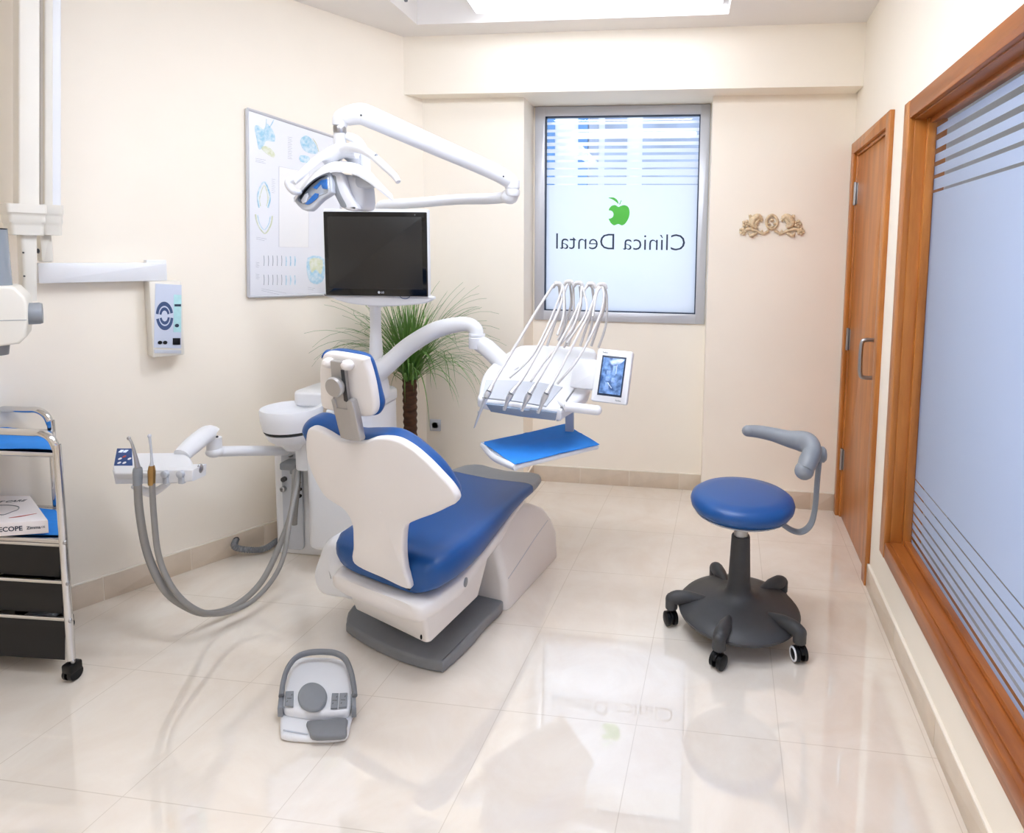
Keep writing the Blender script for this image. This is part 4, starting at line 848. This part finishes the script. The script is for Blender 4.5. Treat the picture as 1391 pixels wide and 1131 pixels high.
# control box
b = B(); wbox(b, 205, 381.5, 249, 484, .004, .075, .006); bx = tag(obj('xray_control_box', b, BEIGE), 'ivory x-ray control box with oval dial below the wall bracket', 'control box')
zc = .0755
def wd_(name, pts, m, par, z=zc, h=.0012, n=1):
    b = B(); b.slab([wpx(*t, z) for t in pts] if n == 1 else opx(pts, wl, z, n), wl, z-.001, z+h, .0004); return obj(name, b, m, par)
fcp = wd_('face_plate', [(211, 385), (246.5, 387), (246, 473), (209, 472)], mat('pale blue face plate', '#CBD2E2', .4, noise=.03), bx)
wd_('strip_label', [(236, 400), (246.3, 400.5), (246, 451), (235.5, 451)], TEAL, fcp, zc+.001)
wd_('label_window', [(237, 413), (245.8, 413), (245.8, 416), (237, 416)], PRINTD, fcp, zc+.0022)
cxx, cyy = wpx(223.5, 429, zc)
for s, (ro, ri) in ((1, (.058, .04)), (1, (.034, .02)), (-1, (.058, .04)), (-1, (.034, .02))):
    a0_, a1_ = (8, 172) if s > 0 else (188, 352)
    o_ = circ(cxx, cyy+.003*s, ro*.52, ro*.98, 18, a0_, a1_); i_ = circ(cxx, cyy+.003*s, ri*.72, ri*1.02, 18, a1_, a0_) if a1_ > a0_ else []
    i_ = circ(cxx, cyy+.003*s, ri*.52, ri*.98, 18, a0_, a1_)[::-1]
    b = B(); b.slab(o_+i_, wl, zc, zc+.0016, 0); obj('dial_arc', b, DIAL, fcp, smooth=False)
for u, v, r_ in ((217, 465, .0075), (224, 465, .0075)):
    x_, y_ = wpx(u, v, zc); b = B(); b.lathe([(r_, 0), (r_, .005), (r_*.7, .006), (0, .006)], Fr(wl.p(x_, y_, zc), wl.x, wl.y, wl.z), 16); obj('round_key', b, BLACK, bx)
wd_('rocker_switch', [(234.5, 459), (244.5, 459), (244.5, 468), (234.5, 468)], BLACK, bx, zc, .005)
wd_('base_trim', [(209.5, 474.5), (246, 475.5), (246, 480), (209.5, 479.5)], LGREY, bx, zc, .002)
b = B(); 
for u, v in ((240, 391.5), (218, 393), (219, 397)): x_, y_ = wpx(u, v, zc); b.box(wl.at(x_, y_, zc), -.012 if u < 230 else -.008, .012 if u < 230 else .008, -.0015 if u < 230 else -.005, .0015 if u < 230 else .005, 0, .001, .0003)
obj('print', b, PRINTD, fcp)
x_, y_ = wpx(240, 442, zc); b = B(); b.lathe([(.0075, 0), (.0075, .003), (0, .003)], Fr(wl.p(x_, y_, zc+.001), wl.x, wl.y, wl.z), 16); obj('knob', b, PRINTD, fcp)
# folded columns (real boxes standing off the wall)
def wcol(b, u0, u1, v1, z0, z1):
    rs = []
    for v in (-60, v1):
        xa_, y_ = wpx(u0, v, z1); xb_, _ = wpx(u1, v, z1); rs.append([wl.p(x, y_, z) for x, z in rrect(xa_, xb_, z0, z1, .006, 3)])
    b.loft(rs)
b = B(); wcol(b, 58, 83, 282, .1, .17); obj('rear_column', b, WHITE, xr)
b = B(); wcol(b, 60, 72, 282, .165, .19); obj('rear_column_cover', b, BEIGE, xr)
b = B(); wcol(b, 25, 54, 282, .2, .3); obj('front_column', b, BEIGE, xr)
b = B(); wcol(b, 54, 59, 300, .12, .128); obj('column_gap_shade', b, GREY, xr)  # grey strip standing in for the dark gap between the columns
def collar(name, cx_, y0, y1, hw, z0, z1, m):
    b = B(); xc, yt_ = wpx(cx_, y0, z1); _, yb2 = wpx(cx_, y1, z1); hw *= .0024; pr = ((0, 1), (.28, 1.0), (.33, .94), (.4, .91), (.58, .91), (.64, .85), (.72, .83), (1, .8)); rings = []
    for t, k in pr:
        y = yt_+(yb2-yt_)*t; hz = (z1-z0)/2; zc_ = (z0+z1)/2
        rings.append([wl.p(xc+x, y, zc_+z) for x, z in rrect(-hw*k, hw*k, -hz*k, hz*k, .012, 4)])
    b.loft(rings); return obj(name, b, m, xr)
collar('front_collar', 36.5, 277, 319, 21, .18, .33, BEIGE); collar('rear_collar', 70.5, 278, 319, 13.5, .08, .2, BEIGE)
b = B(); wbox(b, 55, 318, 72, 356, .09, .16, .008); obj('rear_post', b, BEIGE, xr)
b = B(); 
xa_, ya_ = wpx(28, 318, .3); xb_, _ = wpx(51, 318, .3); xc_, yc_ = wpx(31, 410, .29); xd_, _ = wpx(51, 410, .29)
b.loft([[wl.p(x, ya_, z) for x, z in rrect(xa_, xb_, .22, .30, .01, 3)], [wl.p(x, yc_, z) for x, z in rrect(xc_, xd_, .22, .29, .01, 3)]]); obj('front_post', b, BEIGE, xr)
b = B()
for u, v in ((32, 343), (33.5, 375)): b.ell(wl.p(*wpx(u, v, .305), .3), .003)
b.ell(wl.p(*wpx(54.5, 341, .2), .165), .006, .004, .009); obj('screw', b, DGREY, xr)
# x-ray head
hy = 1.55
xh_ = thing('xray_tube_head', 'ivory x-ray tube head with clear cone cut by the left picture edge', 'x-ray head', D(0, 480, hy))
HX, HZ = Vector((.68, .73, 0)).normalized(), Vector((.73, -.68, 0)).normalized(); hfm = Fr(D(0, 430, hy), HX, Z, HZ)
b = B(); b.slab(opx([(-80, 393), (-30, 389), (14, 389), (20, 391), (33, 403), (37, 411), (37, 440), (35.5, 458), (26, 467), (-20, 473), (-80, 475)], hfm, 0, 1), hfm, -.2, 0, .008, 3); hd = obj('head_body', b, BEIGE, xh_)
b = B(); b.tube([hfm.p(*hfm.px(-70, 437, .001), .0005), hfm.p(*hfm.px(36, 434.5, .001), .0005)], .001, 6, 1); obj('seam', b, GREY2, hd)
b = B(); pc = hfm.p(*hfm.px(36, 426, -.06), -.06); b.lathe([(.033, -.01), (.034, .0), (.034, .03), (.031, .037), (0, .038)], Fr(pc, HZ, Z, HX), 28); obj('pivot_cap', b, GREY2, xh_)
cn = D(-6, 390, hy+.05); z1_ = D(-6, 307, hy+.05).z
b = B(); b.lathe([(.038, 0), (.036, z1_-cn.z), (.032, z1_-cn.z), (.034, .002)], Fr(cn-Z*.01), 28); obj('cone', b, mat('smoky clear plastic', '#8F969E', .15, noise=.05), xh_)
b = B(); b.lathe([(0, 0), (.036, 0), (.036, .006), (0, .007)], Fr(Vector((cn.x, cn.y, z1_-.012))), 28); obj('cone_cap', b, BLACK, xh_)
b = B(); b.lathe([(0, 0), (.03, 0), (.034, .03), (0, .031)], Fr(D(-6, 482, hy+.05)), 24); obj('lower_cap', b, GREY2, xh_)

# ================================================================== CHART BOARD
A1, A2, A3, A4 = wpx(336.5, 147.5, .02), wpx(464, 189, .02), wpx(464, 399, .02), wpx(338.5, 403, .02)
x0, x1, y0, y1 = (A1[0]+A4[0])/2, A2[0], (A3[1]+A4[1])/2, (A1[1]+A2[1])/2
ch = thing('anatomy_chart', 'white framed dental anatomy chart hanging on the left wall', 'chart', wl.p((x0+x1)/2, y0, 0))
b = B(); b.slab([A1, A2, A3, A4], wl, .003, .014, .002); sheet = obj('sheet', b, PAPER, ch)
b = B()
for p, q in ((A1, A2), (A2, A3), (A3, A4), (A4, A1)):
    b.tube([wl.p(*p, .012), wl.p(*q, .012)], .0075, 8, 1, sec=(1, 1))
obj('chart_frame', b, ALU, ch)
zz = .0145
def draw(name, pts, m, r_=.0012, closed=False, n=5):
    b = B(); b.tube([wl.p(*wpx(u, v, zz), zz) for u, v in pts], r_, 5, n, closed=closed, sec=(1, 1)); obj(name, b, m, sheet)
def blot(name, pts, m, z=zz):
    b = B(); b.slab(opx(pts, wl, z, 3), wl, z-.001, z+.0006, .0002); obj(name, b, m, sheet, smooth=False)
b = B(); b.slab([wpx(*t, zz) for t in ((379, 226), (420, 234), (419, 336), (379, 335))], wl, zz-.001, zz+.0006, .0003); obj('blank_panel', b, mat('bare paper', '#EDECEC', .5, noise=.01), sheet)
draw('panel_outline', [(379, 226), (420, 234), (419, 336), (379, 335), (379, 226)], PRINTG, .0008, n=1)
blot('drawing', [(346, 172), (352, 171), (358, 176), (363, 168), (372, 180), (373, 192), (362, 191), (358, 198), (352, 203), (349, 190)], PRINTC)
blot('drawing', [(354, 200), (364, 199), (373, 208), (372, 214), (362, 209)], PRINTY)
draw('drawing', [(357, 186), (361, 174), (362, 162)], PRINTC, .002); draw('drawing', [(360, 181), (367, 172), (372, 163)], PRINTC, .002)
blot('drawing', [(408, 190), (416, 184), (426, 192), (432, 206), (424, 209), (412, 203)], PRINTC); blot('drawing', [(408, 211), (420, 213), (419, 221), (408, 219)], PRINTC)
draw('drawing', [(425, 188), (430, 196), (433, 206)], PRINTY, .002)
draw('jaw_drawing', [(352, 282), (350, 268), (353, 255), (359, 247), (364, 256), (367, 269), (364, 282)], PRINTC, .0035); draw('jaw_drawing', [(354, 280), (353, 268), (359, 252), (364, 268), (362, 280)], PRINTY, .002)
draw('jaw_drawing', [(347, 291), (350, 304), (357, 315), (362, 316), (368, 305), (370, 293)], PRINTY, .003); draw('jaw_drawing', [(350, 292), (353, 304), (359, 312), (365, 304), (367, 294)], PRINTC, .0016)
blot('drawing', [(418, 350), (440, 351), (440, 378), (430, 386), (419, 378)], PRINTC); blot('drawing', [(421, 352), (438, 353), (436, 372), (429, 366), (423, 370)], PRINTY, zz+.0006)
for r_, v0 in ((0, 347), (1, 373)):
    for k in range(8):
        u = 358.5+k*6; draw('tooth_drawing', [(u, v0+(0 if k < 5 else 1)), (u+.5, v0+7), (u, v0+14)], PRINTG if k < 5 else PRINTC, .0015 if k < 5 else .0028, n=3)
b = B()
for u0, v0, n_, w_, st_y in ((347, 215, 3, 14, 2.2), (391, 186, 13, 6, 2.4), (348, 322, 2, 14, 2.2), (369, 243, 8, 5, 2.6), (347.5, 356, 4, 5, 2), (347.5, 372, 4, 5, 2), (355, 392, 2, 34, 2.4), (418, 390, 2, 10, 2.2)):
    for k in range(n_):
        p, q = wpx(u0, v0+k*st_y, zz), wpx(u0+w_*(.8 if k % 2 else 1), v0+k*st_y+(w_*.18), zz); b.tube([wl.p(*p, zz), wl.p(*q, zz)], .0006, 4, 1)
obj('caption_lines', b, PRINTG, sheet)

# ================================================================== SOCKET, ORNAMENT
bf_ = Fr((0, YL, 0), X, Z)
b = B(); so = bf_.px(591, 577.5, .01); b.box(bf_.at(so[0], so[1], 0), -.034, .034, -.036, .036, -.001, .011, .004); skt = obj('wall_socket', b, LGREY); tag(skt, 'grey square power socket low on the back wall by the plant', 'socket')
b = B(); b.lathe([(.0, .0), (.021, .0), (.022, .003), (.019, .003), (.018, -.006), (0, -.006)], bf_.at(so[0], so[1], .011), 24); obj('socket_ring', b, ALU, skt)
b = B()
for s in (-1, 1): b.lathe([(.0028, 0), (.0028, .0015), (0, .0015)], bf_.at(so[0]+s*.008, so[1], .0065), 10)
obj('socket_hole', b, BLACK, skt)
of = Fr((0, YR, 0), X, Z)
def op(u, v, z=.012): x, y = of.px(u, v, 0); return of.p(x, y, z)
b = B(); rnd = random.Random(9)
cx0, cy0 = of.px(1048, 301.5); b.tube([of.p(cx0+.03*math.cos(R(t)), cy0+.037*math.sin(R(t)), .012) for t in range(0, 360, 20)], .0075, 10, 1, closed=True)
for u, v, r_ in ((1048, 299, .012), (1044, 304, .009), (1052, 304, .009), (1048, 308, .011), (1048, 292, .012)): b.ell(op(u, v, .012), r_, r_*.6, r_*1.1, of)
for s, u0 in ((-1, 1048), (1, 1048)):
    def m(u): return 1048+s*(u)
    b.tube([op(m(13), 300, .01), op(m(18), 294, .016), op(m(24), 297, .014), op(m(27), 304, .012), op(m(20), 309, .01)], [.008, .015, .02, .018, .01], 10, 5)
    b.tube([op(m(14), 293, .012), op(m(22), 303, .014), op(m(28), 309, .01)], [.006, .011, .006], 10, 5)
    b.tube([op(m(4), 313, .01), op(m(12), 317, .012), op(m(20), 314, .012), op(m(32), 311, .012), op(m(40), 316, .01)], [.009, .006, .008, .009, .007], 10, 5)
    b.tube([op(m(10), 319, .01), op(m(14), 313, .014), op(m(13), 318, .01)], [.004, .006, .004], 8, 4)
    for k in range(5):
        a = R(72*k); b.ell(op(m(35)+3.6*math.cos(a), 304+3.6*math.sin(a), .014), .009, .009, .008, of, 10); b.ell(op(m(39)+3.4*math.cos(a), 314+3.4*math.sin(a), .012), .009, .009, .008, of, 10)
    b.ell(op(m(35), 304, .02), .006, .006, .006, of, 10); b.ell(op(m(39), 314, .018), .006, .006, .006, of, 10)
    b.tube([op(m(26), 296, .01), op(m(30), 292, .012), op(m(28), 302, .012)], [.004, .006, .005], 8, 4); b.tube([op(m(20), 316, .01), op(m(28), 320, .012), op(m(31), 316, .01)], [.007, .01, .004], 8, 4)
o = obj('carved_ornament', b, GOLD, ang=60); tag(o, 'small gilt carved floral relief on the cream wall right of the window', 'wall ornament')

# ================================================================== TROLLEY
cd1 = Vector((-.99, -.05, 0)).normalized(); P0 = Vector((-1.985, 1.665, 0)); P1 = Vector((-2.265, 1.885, 0)); LW = .46
Q0 = P0+cd1*LW; Q1 = P1+cd1*.12
P1b = P1
cart = thing('trolley', 'chrome rolling trolley with black drawers at the left picture edge', 'trolley', (P0+Q0)/2)
zt0 = .84; zt1 = .845
def loop(P, Q, zt, rc=.05):
    d = (Q-P).normalized(); return [P+Z*.07, P+Z*.3, P+Z*(zt-rc*1.6), P+Z*(zt-rc)+d*.003, P+Z*(zt-rc*.35)+d*rc*.35, P+Z*zt+d*rc, P+Z*zt+d*rc*1.8, (P+Q)/2+Z*zt, Q+Z*zt-d*rc*1.8, Q+Z*zt-d*rc, Q+Z*(zt-rc*.35)-d*rc*.35, Q+Z*(zt-rc)-d*.003, Q+Z*(zt-rc*1.6), Q+Z*.3, Q+Z*.07]
b = B(); b.tube(loop(P0, Q0, zt0), .0115, 14, 5, up=Y); obj('front_tube_frame', b, CHROME, cart, ang=60)
b = B(); Qr = P1+cd1*.34
b.tube(loop(P1, Qr, zt1), .0115, 14, 5, up=Y); obj('rear_tube_frame', b, CHROME, cart, ang=60)
def quadz(z, ins=.0): return [P0+Z*z, P1+Z*z, Qr+Z*z, Q0+Z*z]
z1s, z2s = D(84, 617, 1.665).z, D(82, 733, 1.665).z
for z in (z1s, z2s):
    b = B(); q = quadz(0); b.slab([(p.x, p.y) for p in q], WF, z-.008, z, .003); c = quadz(z-.004)
    for i in range(4): b.tube([c[i], c[(i+1) % 4]], .0075, 10, 1)
    obj('shelf', b, CHROME, cart)
for k, v in enumerate((740, 790, 840)):
    zr = D(82, v, 1.665).z; zb = zr-.125
    b = B(); top_ = [P0+cd1*.01, P1+cd1*.01+Vector((.02, -.02, 0)), Qr-cd1*.01, Q0-cd1*.01]; c = sum(top_, Vector())/4
    mid = .115 if k < 2 else .15
    rings = [[p+Z*(zr-.004) for p in top_], [p+(c-p)*.02+Z*(zr-.03) for p in top_], [p+(c-p)*.07+Z*(zr-mid) for p in top_], [p+(c-p)*.12+Z*(zr-mid) for p in top_], [p+(c-p)*.12+Z*(zr-mid+.005) for p in top_], [p+(c-p)*.08+Z*(zr-mid+.005) for p in top_], [p+(c-p)*.03+Z*(zr-.004) for p in top_], [p+Z*(zr-.004) for p in top_]]
    b.loft(rings, caps=False); b.f.append(tuple(16+i for i in range(4))); dr = obj('drawer', b, BLACK, cart, smooth=False)
    b = B(); c = [p+Z*zr for p in (P0, P1, Qr, Q0)]
    for i in range(4): b.tube([c[i], c[(i+1) % 4]], .0065, 10, 1)
    obj('drawer_rail', b, CHROME, dr)
for v in (735, 790, 840, 895):
    b = B(); b.ell(P0+Z*D(82, v, 1.665).z+Vector((.01, -.004, 0)), .006, .006, .008); obj('joint_rivet', b, STEEL, cart)
for P in (P0, P1, Q0, Qr):
    cz_ = Fr(P+Z*.024, Z, Y, X); b = B()
    for s in (-1, 1): b.lathe([(0, s*.017), (.022, s*.017), (.0235, s*.014), (.0235, s*.005), (0, s*.005)], cz_, 20)
    b.tube([P+Z*.02, P+Z*.08], .009, 10, 1); b.box(Fr(P+Z*.035), -.019, .019, -.021, .021, -.006, .026, .006); obj('caster', b, BLACK, cart)
n1 = cloth('paper_napkin', [P1+Vector((.03, -.03, 0)), P0+Vector((-.01, .02, 0)), Q0, Qr], z1s+.003, 'bright blue napkin on the top shelf of the trolley', seed=3, amp=.004)
b = B(); b.tube([D(0, 601, 1.8), D(15, 600, 1.8), D(32, 596, 1.8)], [.01, .014, .004], 10, 5, sec=(.35, 1)); obj('napkin_crease', b, BLUEP, n1)
n2 = cloth('paper_napkin', [P1+Vector((.03, -.03, 0)), P0+Vector((-.01, .02, 0)), Q0, Qr], z2s+.003, 'bright blue napkin under the white box on the middle shelf', seed=5, amp=.003)
zb0 = z2s+.012
k0, k1, k2 = D(66, 718, 1.70), D(66, 703, 1.70), None
bxz = zb0+.045
ta = [G(65, 706, bxz), G(41, 673, bxz), G(-25, 673, bxz), G(-40, 713, bxz)]
b = B(); b.slab([(p.x, p.y) for p in ta], WF, zb0, bxz, .002); wb = obj('instrument_box', b, mat('white carton', '#EFE9EA', .5, noise=.03)); tag(wb, 'white instrument carton on the middle trolley shelf', 'box')
e = (ta[0]-ta[3]).normalized(); up_ = (ta[1]-ta[0]).normalized(); tfb = Fr(ta[0], e, up_, Z); tfb.y = up_
tx = lambda u, v: tfb.l(G(u, v, bxz))
b = B(); q = tx(18, 680); text(b, 'ST CARE', Fr(G(14, 681, bxz), e, Z.cross(e)), .024, bold=.0004); obj('top_print', b, PRINTD, wb, smooth=False)
b = B(); b.tube([G(u, v, bxz+.0005) for u, v in ((-5, 698), (5, 699), (16, 695), (24, 692), (25, 688), (14, 686), (0, 686))], .0016, 6, 4); obj('ring_drawing', b, GREY, wb)
b = B(); b.tube([G(u, v, bxz+.0005) for u, v in ((12, 703), (28, 701), (50, 697))], [.0015, .004, .0015], 6, 4, sec=(.3, 1)); obj('red_drawing', b, RED, wb)
ffb = Fr(Vector((ta[0].x, ta[0].y, (zb0+bxz)/2)), e, Z, e.cross(Z)); 
ff_o = lambda d: Fr(Vector((ta[0].x, ta[0].y, (zb0+bxz)/2))-e*d+ffb.z*.0002, e, Z)
b = B(); text(b, 'ECOPE', ff_o(.105), .022, bold=.0004); text(b, 'Zimma', ff_o(.041), .014, bold=.0002); text(b, 'CE', ff_o(.014), .009); obj('front_print', b, PRINTD, wb, smooth=False)
zy = D(82, 790, 1.665).z
b = B(); b.box(Fr(D(30, 788, 1.72), cd1*-1, Z.cross(cd1*-1)), -.1, .06, -.012, .012, -.006, .004, .002); o = obj('yellow_strip', b, YEL); tag(o, 'yellow plastic strip lying in the middle trolley drawer', 'strip')
b = B(); zz_ = D(60, 832, 1.74); b.box(Fr(zz_, cd1*-1, Z.cross(cd1*-1)), -.06, .04, -.02, .03, -.015, .0, .003); b.box(Fr(zz_+Z*.002, cd1*-1, Z.cross(cd1*-1)), -.04, .02, -.01, .02, -.003, .003, .002); o = obj('instrument_pouch', b, LGREY); tag(o, 'pale instrument pouch showing in the lowest trolley drawer', 'pouch')
